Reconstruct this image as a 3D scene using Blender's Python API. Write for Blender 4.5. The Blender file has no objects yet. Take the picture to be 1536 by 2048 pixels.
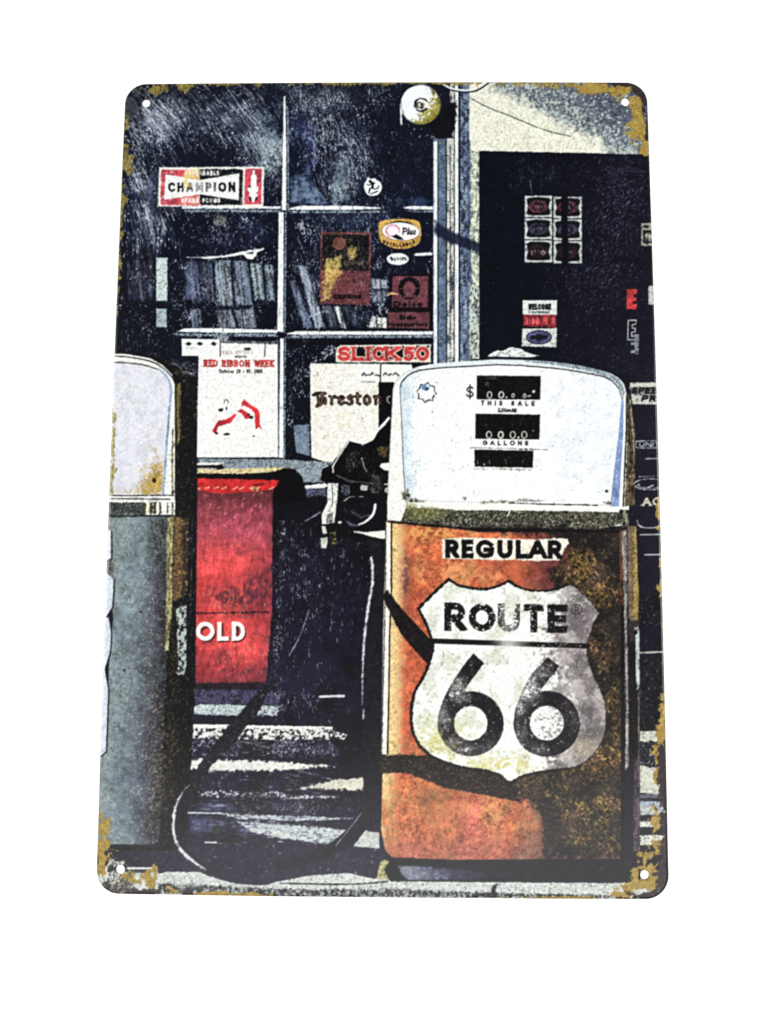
import bpy, bmesh, math
import numpy as np
from mathutils import Matrix

scene = bpy.context.scene
COLL = scene.collection
MM = 0.001

# ---------------------------------------------------------------- camera (phone main camera, hand held over the sign)
cam_data = bpy.data.cameras.new('camera')
cam = bpy.data.objects.new('camera', cam_data)
COLL.objects.link(cam)
cam_data.sensor_fit = 'VERTICAL'
cam_data.sensor_height = 24.0
cam_data.sensor_width = 18.0
cam_data.lens = 1539.0 / 2048.0 * 24.0
cam_data.clip_start = 0.01
cam_data.clip_end = 20.0
cam.matrix_world = Matrix(((0.999919, -0.0037065, 0.0121739, 0.0037386),
                           (0.0047845, 0.9959528, -0.0897507, -0.0405112),
                           (-0.011792, 0.0898017, 0.9958899, 0.2792981),
                           (0, 0, 0, 1)))
scene.camera = cam

# ---------------------------------------------------------------- soft room light, two softboxes, one weaker lamp on the viewer's side
world = bpy.data.worlds.new('World')
scene.world = world
world.use_nodes = True
world.node_tree.nodes['Background'].inputs[0].default_value = (1.0, 1.0, 1.0, 1)
world.node_tree.nodes['Background'].inputs[1].default_value = 0.07


def area(name, loc, target, size, power, color=(1, 1, 1)):
    d = bpy.data.lights.new(name, 'AREA')
    d.shape = 'RECTANGLE'; d.size, d.size_y = size
    d.energy = power; d.color = color
    o = bpy.data.objects.new(name, d); COLL.objects.link(o)
    o.location = loc
    v = Matrix.Translation(loc).to_translation() - Matrix.Translation(target).to_translation()
    o.rotation_euler = v.to_track_quat('Z', 'Y').to_euler()
    return o


area('softbox_lamp', (-1.05, 0.05, 0.66), (0, 0, 0), (0.6, 0.9), 17.8)
area('softbox_lamp', (1.05, 0.05, 0.66), (0, 0, 0), (0.6, 0.9), 17.8)
area('front_lamp', (0.02, -0.46, 0.80), (0, -0.12, 0), (0.9, 0.26), 2.6)

scene.view_settings.view_transform = 'Standard'
scene.view_settings.look = 'None'
scene.view_settings.gamma = 1.0
scene.view_settings.exposure = 0.0
scene.view_settings.use_curve_mapping = False

# ---------------------------------------------------------------- white surface under the sign
def mat(name):
    m = bpy.data.materials.new(name); m.use_nodes = True
    return m, m.node_tree, m.node_tree.nodes['Principled BSDF']


m_table, nt, bs = mat('white_surface')
bs.inputs['Base Color'].default_value = (0.93, 0.93, 0.925, 1)
bs.inputs['Roughness'].default_value = 0.7
bs.inputs['Specular IOR Level'].default_value = 0.2
tx = nt.nodes.new('ShaderNodeTexNoise'); tx.inputs['Scale'].default_value = 900.0
bp = nt.nodes.new('ShaderNodeBump'); bp.inputs['Strength'].default_value = 0.05; bp.inputs['Distance'].default_value = 0.0002
nt.links.new(tx.outputs[0], bp.inputs['Height']); nt.links.new(bp.outputs[0], bs.inputs['Normal'])
bm = bmesh.new()
bmesh.ops.create_cube(bm, size=1.0)
for v in bm.verts:
    v.co = (v.co.x * 1.6, v.co.y * 1.6, v.co.z * 0.02 - 0.01 - 0.5 * MM)
bmesh.ops.bevel(bm, geom=bm.edges[:], offset=0.004, segments=2, affect='EDGES')
me = bpy.data.meshes.new('backdrop'); bm.to_mesh(me); bm.free()
backdrop = bpy.data.objects.new('backdrop', me); COLL.objects.link(backdrop)
me.materials.append(m_table)
backdrop['kind'] = 'structure'
backdrop['label'] = 'plain white surface under the sign'

INK = 0.80      # reflectance of the printed white

# ======================================================================
# ARTWORK  (flat print of the sign, drawn here shape by shape with numpy)
# Artwork units: x to the right, y down; ART_H maps sign millimetres to them.
# ======================================================================
OX, OY, CW, CH = 180, 148, 1176, 1668
YY, XX = np.mgrid[0:CH, 0:CW].astype(np.float32)
XX += OX; YY += OY
CAN = np.zeros((CH, CW, 3), np.float32)
LAB = np.zeros((CH, CW), np.int16)
PARTS = {}          # name -> (id, parent name, label)
_nzc = {}


def part(key, name, parent=None, label=None):
    PARTS[key] = (len(PARTS) + 1, name, parent, label)


class Field:
    """smooth random field, about zero mean and unit spread; index it with the slices of a window"""
    def __init__(self, sx, sy, ang, seed):
        rng = np.random.RandomState(seed * 131 + int(sx * 10) * 7 + int(sy * 10))
        self.T = rng.randn(256, 256).astype(np.float32)
        c, s = math.cos(math.radians(ang)), math.sin(math.radians(ang))
        self.k = (c / sx, s / sx, -s / sy, c / sy)

    def __getitem__(self, s):
        k, T = self.k, self.T
        x, y = XX[s], YY[s]
        u = x * np.float32(k[0]) + y * np.float32(k[1]) + np.float32(1000)
        v = x * np.float32(k[2]) + y * np.float32(k[3]) + np.float32(1000)
        iu = u.astype(np.int32); iv = v.astype(np.int32)
        fu = u - iu; fv = v - iv
        fu = fu * fu * (3 - 2 * fu); fv = fv * fv * (3 - 2 * fv)
        a, b = iu & 255, (iu + 1) & 255
        c, d = iv & 255, (iv + 1) & 255
        t0 = T[c, a]; t0 += (T[c, b] - t0) * fu
        t1 = T[d, a]; t1 += (T[d, b] - t1) * fu
        return ((t0 + (t1 - t0) * fv) * np.float32(1.45)).astype(np.float32)


def nz(sx, sy=None, ang=0.0, seed=0):
    if sy is None:
        ang = 27 + 19 * (seed % 7)
    k = (sx, sy or sx, ang, seed)
    if k not in _nzc:
        _nzc[k] = Field(*k)
    return _nzc[k]


def col(c):
    return np.array(c, np.float32) / 255.0


def smooth(pts, closed=True, n=6):
    """Catmull-Rom through the points"""
    p = np.array(pts, float); m = len(p); out = []
    rng = range(m) if closed else range(m - 1)
    for i in rng:
        if closed:
            a, b, c, d = p[i - 1], p[i], p[(i + 1) % m], p[(i + 2) % m]
        else:
            a, b, c, d = p[max(i - 1, 0)], p[i], p[i + 1], p[min(i + 2, m - 1)]
        for t in np.linspace(0, 1, n, endpoint=False):
            out.append(0.5 * (2 * b + (c - a) * t + (2 * a - 5 * b + 4 * c - d) * t * t + (3 * b - a - 3 * c + d) * t ** 3))
    if not closed:
        out.append(p[-1])
    return np.array(out)


def box(pts, pad=4):
    p = np.asarray(pts, float)
    x0 = max(int(p[:, 0].min() - pad) - OX, 0); x1 = min(int(p[:, 0].max() + pad) - OX + 2, CW)
    y0 = max(int(p[:, 1].min() - pad) - OY, 0); y1 = min(int(p[:, 1].max() + pad) - OY + 2, CH)
    return (slice(y0, max(y1, y0)), slice(x0, max(x1, x0)))


def sd_poly(pts, s):
    x, y = XX[s], YY[s]
    p = np.asarray(pts, np.float32); q = np.roll(p, -1, 0)
    d = np.full(x.shape, 1e9, np.float32); ins = np.zeros(x.shape, bool)
    for (ax, ay), (bx, by) in zip(p, q):
        ex, ey = bx - ax, by - ay
        l2 = ex * ex + ey * ey
        if l2 < 1e-9:
            continue
        wx, wy = x - ax, y - ay
        t = np.clip((wx * ex + wy * ey) / l2, 0, 1)
        dx, dy = wx - ex * t, wy - ey * t
        np.minimum(d, dx * dx + dy * dy, out=d)
        if ay != by:
            c1 = (ay > y) != (by > y)
            ins ^= c1 & (x < ex * (y - ay) / ey + ax)
    d = np.sqrt(d)
    return np.where(ins, -d, d)


def sd_line(pts, w, s, flat=False):
    """signed distance to a stroked polyline; w a width or one per point"""
    x, y = XX[s], YY[s]
    p = np.asarray(pts, np.float32); n = len(p)
    ws = np.full(n, w, np.float32) if np.isscalar(w) else np.asarray(w, np.float32)
    out = np.full(x.shape, 1e9, np.float32)
    for i in range(n - 1):
        ex, ey = p[i + 1] - p[i]
        l = math.hypot(ex, ey)
        if l < 1e-6:
            continue
        wx, wy = x - p[i][0], y - p[i][1]
        t = (wx * ex + wy * ey) / (l * l)
        tc = np.clip(t, 0, 1)
        hw = (ws[i] + (ws[i + 1] - ws[i]) * tc) * 0.5
        d = np.hypot(wx - ex * tc, wy - ey * tc) - hw
        if flat and (i == 0 or i == n - 2):
            perp = np.abs(wx * ey - wy * ex) / l - hw
            if i == 0:
                d = np.where(t < 0, np.maximum(perp, -t * l - hw), d)
            if i == n - 2:
                d = np.where(t > 1, np.maximum(perp, (t - 1) * l - hw), d)
        np.minimum(out, d, out=out)
    return out


def put(s, m, c, lab=None, a=1.0):
    if m.size == 0:
        return
    cc = c(XX[s], YY[s], s) if callable(c) else col(c)
    mm = (m * a)[..., None]
    CAN[s] = CAN[s] * (1 - mm) + cc * mm
    if lab:
        L = LAB[s]; L[m > 0.5] = PARTS[lab][0]


def edge(sd, s, soft, rough, rs=3.0):
    rough *= .34
    if rough:
        sd = sd + nz(rs, seed=3)[s] * rough + nz(rs * 3, seed=4)[s] * rough * 0.6
    return np.clip(0.5 - sd / soft, 0, 1)


def P(pts, c, lab=None, soft=1.4, rough=0.5, a=1.0, sm=0, rs=3.0):
    if sm:
        pts = smooth(pts, True, sm)
    s = box(pts, 3 + soft + rough * 3)
    put(s, edge(sd_poly(pts, s), s, soft, rough, rs), c, lab, a)


def S(pts, w, c, lab=None, soft=1.4, rough=0.3, a=1.0, sm=0, flat=False):
    if sm:
        n0 = len(pts); pts = smooth(pts, False, sm)
        if not np.isscalar(w):
            w = np.interp(np.linspace(0, n0 - 1, len(pts)), range(n0), w)
    mw = w if np.isscalar(w) else max(w)
    s = box(pts, mw + 3 + soft + rough * 3)
    put(s, edge(sd_line(pts, w, s, flat), s, soft, rough), c, lab, a)


def R(x0, y0, x1, y1, c, lab=None, **k):
    P([(x0, y0), (x1, y0), (x1, y1), (x0, y1)], c, lab, **k)


def ell(cx, cy, rx, ry, a0=0, a1=360, n=40, rot=0):
    t = np.radians(np.linspace(a0, a1, n, endpoint=(a1 - a0) < 359))
    x, y = rx * np.cos(t), ry * np.sin(t)
    r = math.radians(rot)
    return np.stack([cx + x * math.cos(r) - y * math.sin(r), cy + x * math.sin(r) + y * math.cos(r)], 1)


def E(cx, cy, rx, ry, c, lab=None, rot=0, **k):
    P(ell(cx, cy, rx, ry, rot=rot), c, lab, **k)


def lerp(a, b, t):
    return a + (b - a) * t[..., None]


def sstep(x, a, b):
    t = np.clip((x - a) / (b - a), 0, 1)
    return t * t * (3 - 2 * t)


def mot(c1, c2, sc=4, th=0.4, soft=0.5, seed=1, sy=None, ang=0, c3=None, th3=1.2, grain=0.05):
    """printed mottle: c2 blotches on c1 (and c3 flecks)"""
    def f(x, y, s):
        g = nz(2.1, seed=seed + 50)[s]; g2 = nz(1.5, seed=seed + 55)[s]
        n = .72 * nz(sc * .8, sy and sy * .8, ang, seed)[s] + .36 * g + .22 * g2
        o = lerp(col(c1), col(c2), sstep(n, th - soft * 1.7, th + soft * 1.7))
        if c3 is not None:
            m = .6 * nz(sc * .7, sy and sy * .7, ang, seed + 9)[s] + .5 * g2 - .45 * g
            o = o + (col(c3) - o) * (sstep(m, th3 * .85 - soft, th3 * .85 + soft)[..., None] * .7)
        return np.clip(o * (1 + grain * nz(1.6, seed=seed + 70)[s][..., None]), 0, 1)
    return f


def grad(stops, dx=0, dy=1, noise=0.0, nsc=12, grain=0.05, seed=1, fl=None):
    """colour ramp along (dx,dy): stops [(position, colour)]; noise jitters the position"""
    pos = [q[0] for q in stops]; cs = np.array([q[1] for q in stops], np.float32) / 255

    def f(x, y, s):
        t = x * dx + y * dy + noise * (nz(nsc, seed=seed)[s] * .7 + nz(nsc / 4, seed=seed + 1)[s] * .5 + nz(1.8, seed=seed + 2)[s] * .5)
        o = np.stack([np.interp(t, pos, cs[:, i]) for i in range(3)], -1)
        o = o * (1 + grain * nz(1.6, seed=seed + 70)[s][..., None])
        if fl:
            for (c, sc, th, sd) in fl:
                m = sstep(nz(sc, seed=sd)[s] + .5 * nz(1.8, seed=sd + 5)[s], th - .3, th + .3)
                o = lerp(o, col(c), m)
        return np.clip(o, 0, 1).astype(np.float32)
    return f


# ---------------------------------------------------------------- lettering
def arc(cx, cy, rx, ry, a0, a1, n=14):
    t = np.radians(np.linspace(a0, a1, n))
    return [(cx + rx * math.cos(k), cy + ry * math.sin(k)) for k in t]


GL = {
    'A': (.86, [[(-.03, 1.08), (.43, -.08), (.89, 1.08)], [(.16, .68), (.70, .68)]]),
    'B': (.66, [[(0, 0), (0, 1)], [(0, 0), (.3, 0)] + arc(.36, .24, .26, .24, -90, 90) + [(0, .48)], [(.3, .48)] + arc(.36, .74, .3, .26, -90, 90) + [(0, 1)]]),
    'C': (.84, [arc(.48, .5, .48, .5, -42, -318, 22)]),
    'D': (.78, [[(0, 0), (0, 1)], [(0, 0)] + arc(.28, .5, .5, .5, -90, 90, 18) + [(0, 1)]]),
    'E': (.58, [[(0, 0), (0, 1)], [(0, 0), (.58, 0)], [(0, .49), (.52, .49)], [(0, 1), (.58, 1)]]),
    'F': (.56, [[(0, 0), (0, 1)], [(0, 0), (.56, 0)], [(0, .49), (.5, .49)]]),
    'G': (.92, [arc(.48, .5, .48, .5, -40, -300, 22) + [(.9, .86), (.92, .55)], [(.92, .55), (.52, .55)]]),
    'H': (.72, [[(0, 0), (0, 1)], [(.72, 0), (.72, 1)], [(0, .49), (.72, .49)]]),
    'I': (.0, [[(0, 0), (0, 1)]]),
    'K': (.72, [[(0, 0), (0, 1)], [(.72, -.03), (.05, .55)], [(.22, .42), (.76, 1.03)]]),
    'L': (.54, [[(0, 0), (0, 1)], [(0, 1), (.54, 1)]]),
    'M': (.92, [[(0, 1), (.02, 0), (.46, .8), (.9, 0), (.92, 1)]]),
    'N': (.76, [[(0, 1), (0, 0)], [(0, 0), (.76, 1)], [(.76, 1), (.76, 0)]]),
    'O': (1.0, [arc(.5, .5, .5, .5, 0, 360, 30)]),
    'P': (.62, [[(0, 0), (0, 1)], [(0, 0), (.3, 0)] + arc(.34, .28, .28, .28, -90, 90) + [(0, .56)]]),
    'Q': (1.0, [arc(.5, .5, .5, .5, 0, 360, 30), [(.6, .7), (1.0, 1.1)]]),
    'R': (.68, [[(0, 0), (0, 1)], [(0, 0), (.3, 0)] + arc(.34, .28, .28, .28, -90, 90) + [(0, .56)], [(.28, .56), (.68, 1.06)]]),
    'S': (.6, [[(.56, .12), (.46, .02)] + arc(.3, .25, .28, .25, -90, -270, 10) + arc(.3, .75, .3, .25, -90, 90, 10)[1:] + [(.08, .95), (.0, .82)]]),
    'T': (.64, [[(0, 0), (.64, 0)], [(.32, 0), (.32, 1)]]),
    'U': (.72, [[(0, 0), (0, .62)] + arc(.36, .64, .36, .36, 180, 0, 14) + [(.72, 0)]]),
    'V': (.84, [[(0, -.08), (.42, 1.08), (.84, -.08)]]),
    'W': (1.2, [[(0, -.05), (.3, 1.03), (.6, .1), (.9, 1.03), (1.2, -.05)]]),
    'X': (.72, [[(0, 0), (.72, 1)], [(.72, 0), (0, 1)]]),
    'Y': (.76, [[(0, -.04), (.38, .5), (.76, -.04)], [(.38, .5), (.38, 1)]]),
    '0': (.5, [arc(.25, .5, .25, .5, 0, 360, 24)]),
    '1': (.12, [[(0, .15), (.12, 0), (.12, 1)]]),
    '2': (.5, [arc(.25, .27, .25, .27, 190, 370, 10) + [(.0, 1), (.5, 1)]]),
    '3': (.5, [arc(.23, .25, .25, .25, 200, 450, 12), arc(.23, .74, .27, .26, -90, 160, 12)]),
    '5': (.56, [[(.52, 0), (.1, 0), (.06, .45)] + arc(.27, .68, .29, .32, -120, 140, 14)]),
    '7': (.5, [[(0, 0), (.5, 0), (.18, 1)]]),
    '8': (.5, [arc(.25, .24, .22, .24, 0, 360, 18), arc(.25, .74, .25, .26, 0, 360, 18)]),
    '9': (.5, [arc(.25, .3, .25, .3, 0, 360, 18), [(.5, .3), (.4, 1)]]),
    '$': (.56, [[(.54, .2), (.44, .12)] + arc(.28, .31, .26, .19, -90, -270, 10) + arc(.28, .69, .28, .19, -90, 90, 10)[1:] + [(.06, .84), (.0, .74)], [(.28, -.05), (.28, 1.05)]]),
    '.': (.02, [[(0, .93), (.02, .93)]]), '-': (.3, [[(0, .55), (.3, .55)]]), ',': (.05, [[(.05, .95), (0, 1.12)]]), ':': (.02, [[(0, .35), (.02, .35)], [(0, .85), (.02, .85)]]),
    ' ': (.32, []),
    'a': (.46, [arc(.23, .7, .23, .3, 0, 360, 14), [(.46, .4), (.46, 1)]]),
    'b': (.46, [[(0, 0), (0, 1)], arc(.23, .7, .23, .3, 0, 360, 14)]),
    'c': (.42, [arc(.23, .7, .23, .3, -50, -310, 12)]),
    'd': (.46, [[(.46, 0), (.46, 1)], arc(.23, .7, .23, .3, 0, 360, 14)]),
    'e': (.46, [[(0, .7), (.46, .7)] + arc(.23, .7, .23, .3, 0, -300, 14)]),
    'h': (.42, [[(0, 0), (0, 1)], [(0, .6)] + arc(.21, .6, .21, .2, 180, 360, 8) + [(.42, 1)]]),
    'i': (.0, [[(0, .42), (0, 1)], [(0, .12), (0, .16)]]),
    'k': (.4, [[(0, 0), (0, 1)], [(.38, .4), (0, .75)], [(.12, .66), (.4, 1)]]),
    'l': (.0, [[(0, 0), (0, 1)]]),
    'm': (.7, [[(0, .4), (0, 1)], [(0, .58)] + arc(.17, .58, .17, .18, 180, 360, 8) + [(.35, 1)], [(.35, .58)] + arc(.52, .58, .17, .18, 180, 360, 8) + [(.7, 1)]]),
    'n': (.42, [[(0, .4), (0, 1)], [(0, .6)] + arc(.21, .6, .21, .2, 180, 360, 8) + [(.42, 1)]]),
    'o': (.46, [arc(.23, .7, .23, .3, 0, 360, 16)]),
    'r': (.3, [[(0, .4), (0, 1)], [(0, .6), (.12, .44), (.3, .44)]]),
    's': (.36, [[(.34, .46), (.18, .4), (.02, .52), (.18, .68), (.34, .84), (.18, 1), (0, .92)]]),
    't': (.3, [[(.12, .15), (.12, .9), (.3, 1)], [(0, .42), (.3, .42)]]),
    'u': (.42, [[(0, .4), (0, .8)] + arc(.21, .8, .21, .2, 180, 0, 8) + [(.42, .4)], [(.42, .8), (.42, 1)]]),
    'p': (.46, [[(0, .4), (0, 1.3)], arc(.23, .7, .23, .3, 0, 360, 14)]),
    'q': (.46, [[(.46, .4), (.46, 1.3)], arc(.23, .7, .23, .3, 0, 360, 14)]),
}


def letters(txt, x0, x1, yt, yb, w, c, lab=None, gap=.22, slope=0.0, lean=0.0, soft=1.2, rough=.25, a=1.0, serif=0.0, clip=True, flat=True, adv=None, wear=None):
    """draw txt so that it fills x0..x1 and yt..yb (yt, yb at x0; slope = rise per unit x)"""
    h = yb - yt
    ih = h - w
    ws = [GL[ch][0] for ch in txt]
    k = (x1 - x0 - len(txt) * w) / max(sum(ws) * ih + (len(txt) - 1) * gap * h, 1e-6)
    x = x0
    for i, ch in enumerate(txt):
        gw = ws[i] * ih * k
        if adv:
            x, gx1 = adv[i]
            gw = gx1 - x - w
        sx = gw / ws[i] if ws[i] > 1e-6 else ih * k
        wk = w
        for pl in GL[ch][1]:
            pts = []
            for (px, py) in pl:
                X = x + wk / 2 + px * sx; Y = yt + w / 2 + py * ih
                X += lean * (yb - Y)
                pts.append((X, Y + slope * (X - x0)))
            s = box(pts, w + 5)
            sd = sd_line(pts, wk, s, flat)
            if clip:
                yl = YY[s] - slope * (XX[s] - x0)
                sd = np.maximum(sd, np.maximum(yt - yl, yl - yb)) if ch not in 'pq$,' else sd
            m = edge(sd, s, soft, rough)
            if wear:
                m = m * wear(XX[s], YY[s], s)
            put(s, m, c, lab, a)
            if serif and len(pts) >= 2:
                for (q, (ux, uy)) in ((pts[0], pl[0]), (pts[-1], pl[-1])):
                    if uy < .02 or uy > .98:
                        yq = yt + w * .28 if uy < .5 else yb - w * .28
                        yq += slope * (q[0] - x0)
                        S([(q[0] - serif * h, yq), (q[0] + serif * h, yq)], w * .55, c, lab, soft=soft, rough=rough, a=a, flat=True)
        x += gw + w + gap * h * k


def scribble(x0, y0, x1, h, c, seed, w=1.6, dens=.5, lab=None):
    """illegible small print"""
    rng = np.random.RandomState(seed)
    x = x0
    while x < x1:
        if rng.rand() < dens + .3:
            S([(x, y0 + rng.rand() * h * .3), (x + rng.rand() * h * .5, y0 + h * (.6 + .4 * rng.rand()))], w * (.7 + .6 * rng.rand()), c, lab, soft=1.2)
        x += h * (.3 + .4 * rng.rand())


def scratches(blobs, n, ang, sd, lmin, lmax, wd, c, amp, seed, fan=None):
    """many short directional scratches gathered round the given blobs (cx, cy, rx, ry)"""
    rng = np.random.RandomState(seed)
    B = np.array(blobs, float)
    wts = B[:, 2] * B[:, 3]; idx = rng.choice(len(B), n, p=wts / wts.sum())
    x = B[idx, 0] + rng.randn(n) * B[idx, 2] * .55
    y = B[idx, 1] + rng.randn(n) * B[idx, 3] * .55
    A = np.radians((fan(x, y) if fan else ang) + rng.randn(n) * sd)
    L = lmin + (lmax - lmin) * rng.rand(n) ** 3
    am = amp * (.25 + .75 * rng.rand(n) ** 1.5)
    K = int(lmax / 0.8) + 2
    t = np.linspace(-.5, .5, K)[None]
    bend = rng.randn(n) * .08
    px = x[:, None] + np.cos(A)[:, None] * t * L[:, None] - np.sin(A)[:, None] * (t ** 2) * (L * bend)[:, None]
    py = y[:, None] + np.sin(A)[:, None] * t * L[:, None] + np.cos(A)[:, None] * (t ** 2) * (L * bend)[:, None]
    brk = (rng.rand(n, K) < .66)
    wgt = (am[:, None] * np.clip(L[:, None] / K / .8, .25, 1) * (1 - (2 * np.abs(t)) ** 3) * brk)
    acc = np.zeros(CH * CW, np.float32)
    for (ddx, ddy, f) in ((0, 0, 1),) + (((1, 0, .6), (0, 1, .5)) if wd > 1 else ()):
        fx = px - OX + ddx; fy = py - OY + ddy
        ix = np.floor(fx).astype(int); iy = np.floor(fy).astype(int)
        ax = fx - ix; ay = fy - iy
        for (qx, qy, ww) in ((0, 0, (1 - ax) * (1 - ay)), (1, 0, ax * (1 - ay)), (0, 1, (1 - ax) * ay), (1, 1, ax * ay)):
            jx = ix + qx; jy = iy + qy
            ok = (jx >= 0) & (jx < CW) & (jy >= 0) & (jy < CH)
            acc += np.bincount((jy * CW + jx)[ok], ((wgt * ww * f)[ok]), CH * CW)[:CH * CW].astype(np.float32)
    m = np.clip(acc.reshape(CH, CW), 0, 1)
    return m
# ---------------------------------------------------------------- parts of the print
for _k, _n, _p, _l in [
    ('glass', 'printed_window_glass', None, 'dark navy workshop window with pale scratches'),
    ('floor', 'printed_floor', None, 'dark purple forecourt floor with white stripes'),
    ('stripe', 'floor_stripe', 'floor', 'pale stripes across the dark floor'),
    ('kerb', 'printed_kerb', None, 'pale speckled kerb along the lower edge'),
    ('wall', 'printed_wall', None, 'cream stucco wall with blue grey shade'),
    ('cable', 'cable', 'wall', 'white cable looping over the stucco wall'),
    ('door', 'printed_door', None, 'near black door beside the stucco wall'),
    ('tile', 'door_sticker', 'door', 'six white framed oval stickers on the dark door'),
    ('welcome', 'welcome_notice', 'door', 'white and red welcome notice on the dark door'),
    ('lets', 'door_letter', 'door', 'red and white block letters on the dark door'),
    ('speed', 'price_board', 'door', 'white board with black slanted capitals'),
    ('sidesigns', 'side_sign', 'door', 'outlined signs on the dark strip beside the pump'),
    ('jamb', 'printed_window_jamb', None, 'grey and white vertical window jamb'),
    ('bars', 'printed_window_bars', None, 'white glazing bars of the window'),
    ('bell', 'printed_bell', None, 'round white bell with olive shading and dark centre mark'),
    ('bellmark', 'bell_mark', 'bell', None),
    ('champ', 'printed_plug_sticker', None, 'red, white and black sticker with bow-tie panel'),
    ('champred', 'red_panel', 'champ', None), ('champblk', 'black_panel', 'champ', None),
    ('bowtie', 'bow_tie_panel', 'champ', None), ('champtxt', 'lettering', 'champ', None), ('plug', 'spark_plug', 'champ', None),
    ('runner', 'printed_round_sticker', None, 'small white round sticker with a running figure'),
    ('runfig', 'running_figure', 'runner', None),
    ('books', 'printed_book_row', None, 'pale leaning books behind the glass'),
    ('brown', 'printed_brown_poster', None, 'brown framed poster with yellow smears'),
    ('badge', 'printed_oval_badge', None, 'white oval badge with golden border'),
    ('badgemark', 'badge_mark', 'badge', None),
    ('olabel', 'printed_oval_label', None, 'small white oval label'),
    ('gear', 'printed_maroon_poster', None, 'maroon poster with a black ring'),
    ('gearmark', 'ring_and_lettering', 'gear', None),
    ('ribbon', 'printed_event_poster', None, 'white poster with red heading and red ribbon'),
    ('ribtxt', 'heading', 'ribbon', None), ('ribred', 'red_ribbon', 'ribbon', None), ('card', 'white_card', 'ribbon', None),
    ('slick', 'printed_window_sign', None, 'sign with red serif capitals on black'),
    ('slicktxt', 'lettering', 'slick', None),
    ('tyre', 'printed_tyre_poster', None, 'cream poster with old blackletter heading'),
    ('tyretxt', 'lettering', 'tyre', None),
    ('sill', 'printed_window_ledge', None, 'grey ledge under the window'),
    ('cab', 'printed_red_cabinet', None, 'scratched red cabinet with white capitals OLD'),
    ('cabtxt', 'lettering', 'cab', None), ('cablid', 'cabinet_lid', 'cab', None),
    ('hose', 'printed_hose', None, 'black fuel hose with white glints'),
    ('nozzle', 'printed_nozzle', None, 'black fuel nozzle with pale lever'),
    ('lp', 'printed_grey_pump', None, 'grey green fuel pump cut off by the edge'),
    ('lpface', 'pump_face', 'lp', 'pale lilac pump face with rusty corner'),
    ('lpbelt', 'pump_belt', 'lp', None), ('lpside', 'pump_side', 'lp', None), ('lptorn', 'torn_label', 'lp', 'torn white label with jagged edge'),
    ('rp', 'printed_orange_pump', None, 'orange fuel pump with rusty dark right side'),
    ('rpshell', 'pump_shell', 'rp', None), ('rpface', 'dial_face', 'rp', 'white dial face with three black windows'),
    ('rpwin1', 'price_window', 'rp', None), ('rpwin2', 'gallons_window', 'rp', None), ('rpwin3', 'rate_window', 'rp', None),
    ('rptxt', 'dial_lettering', 'rp', None), ('rpstar', 'star_mark', 'rp', None), ('rpbelt', 'pump_belt', 'rp', None),
    ('rprust', 'rusty_side', 'rp', 'black and gold rusted right side'),
    ('rpreg', 'grade_plate', 'rp', 'torn white plate reading REGULAR'), ('rpregtxt', 'grade_lettering', 'rp', None),
    ('shield', 'shield', 'rp', 'white worn highway shield'), ('shtxt', 'shield_lettering', 'rp', 'black worn word over the shield line'),
    ('shline', 'shield_line', 'rp', None), ('six', 'shield_number', 'rp', 'large worn black number on the shield'),
    ('rptrim', 'pump_trim', 'rp', None), ('rpfoot', 'pump_foot', 'rp', None),
    ('gold', 'printed_rust_patch', None, 'mustard yellow rust print along edges and corners'),
    ('brownedge', 'printed_brown_edge', None, 'dark brown worn edge and corners'),
]:
    part(_k, _n, _p, _l)

WHITE, CREAM, BLK, NAVY = (246, 250, 250), (240, 240, 212), (12, 13, 20), (17, 22, 42)

# ---------------------------------------------------------------- window glass, floor
FULL = (slice(0, CH), slice(0, CW))
base = grad([(150, (20, 26, 44)), (420, (15, 21, 44)), (700, (12, 16, 34)), (950, (14, 15, 26)), (1100, (22, 20, 33)), (1400, (29, 26, 46)), (1600, (35, 31, 52)), (1800, (38, 35, 50))], noise=30, nsc=60, grain=.08)
put(FULL, np.ones((CH, CW), np.float32), base, 'glass')
m = ((YY > 1040) & (XX > 385) & (XX < 785)).astype(np.float32)
put(FULL, m, base, 'floor')
# blue clouds in the glass
for (cx, cy, rx, ry, c, a) in [(535, 265, 45, 60, (95, 115, 135), .75), (548, 310, 26, 50, (190, 208, 205), .75), (610, 260, 34, 60, (48, 58, 98), .7), (620, 300, 26, 70, (50, 58, 100), .6),
                               (690, 300, 60, 90, (38, 46, 74), .6), (480, 240, 60, 60, (48, 58, 82), .5), (300, 250, 40, 25, (120, 130, 140), .7), (330, 230, 60, 40, (90, 100, 118), .5),
                               (620, 370, 40, 34, (110, 130, 150), .7), (672, 385, 34, 40, (158, 182, 185), .8), (690, 340, 20, 40, (110, 130, 140), .5), (830, 405, 40, 12, (60, 85, 125), .6),
                               (500, 460, 60, 34, (34, 40, 72), .7), (700, 440, 80, 20, (60, 76, 110), .5), (300, 420, 30, 80, (70, 80, 104), .45), (440, 440, 16, 14, (190, 190, 165), .7),
                               (780, 200, 60, 40, (18, 24, 40), .6), (640, 190, 60, 20, (70, 78, 84), .4), (720, 640, 30, 20, (70, 85, 105), .5)]:
    s = box([(cx - rx * 1.6, cy - ry * 1.6), (cx + rx * 1.6, cy + ry * 1.6)])
    d = np.hypot((XX[s] - cx) / rx, (YY[s] - cy) / ry) + .28 * nz(14, 26, 0, 21)[s] + .2 * nz(3, 5, 20, 22)[s]
    put(s, (1 - sstep(d, .35, 1.15)) * a * np.clip(.75 + .35 * nz(2, seed=8)[s], .2, 1), c)
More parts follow.
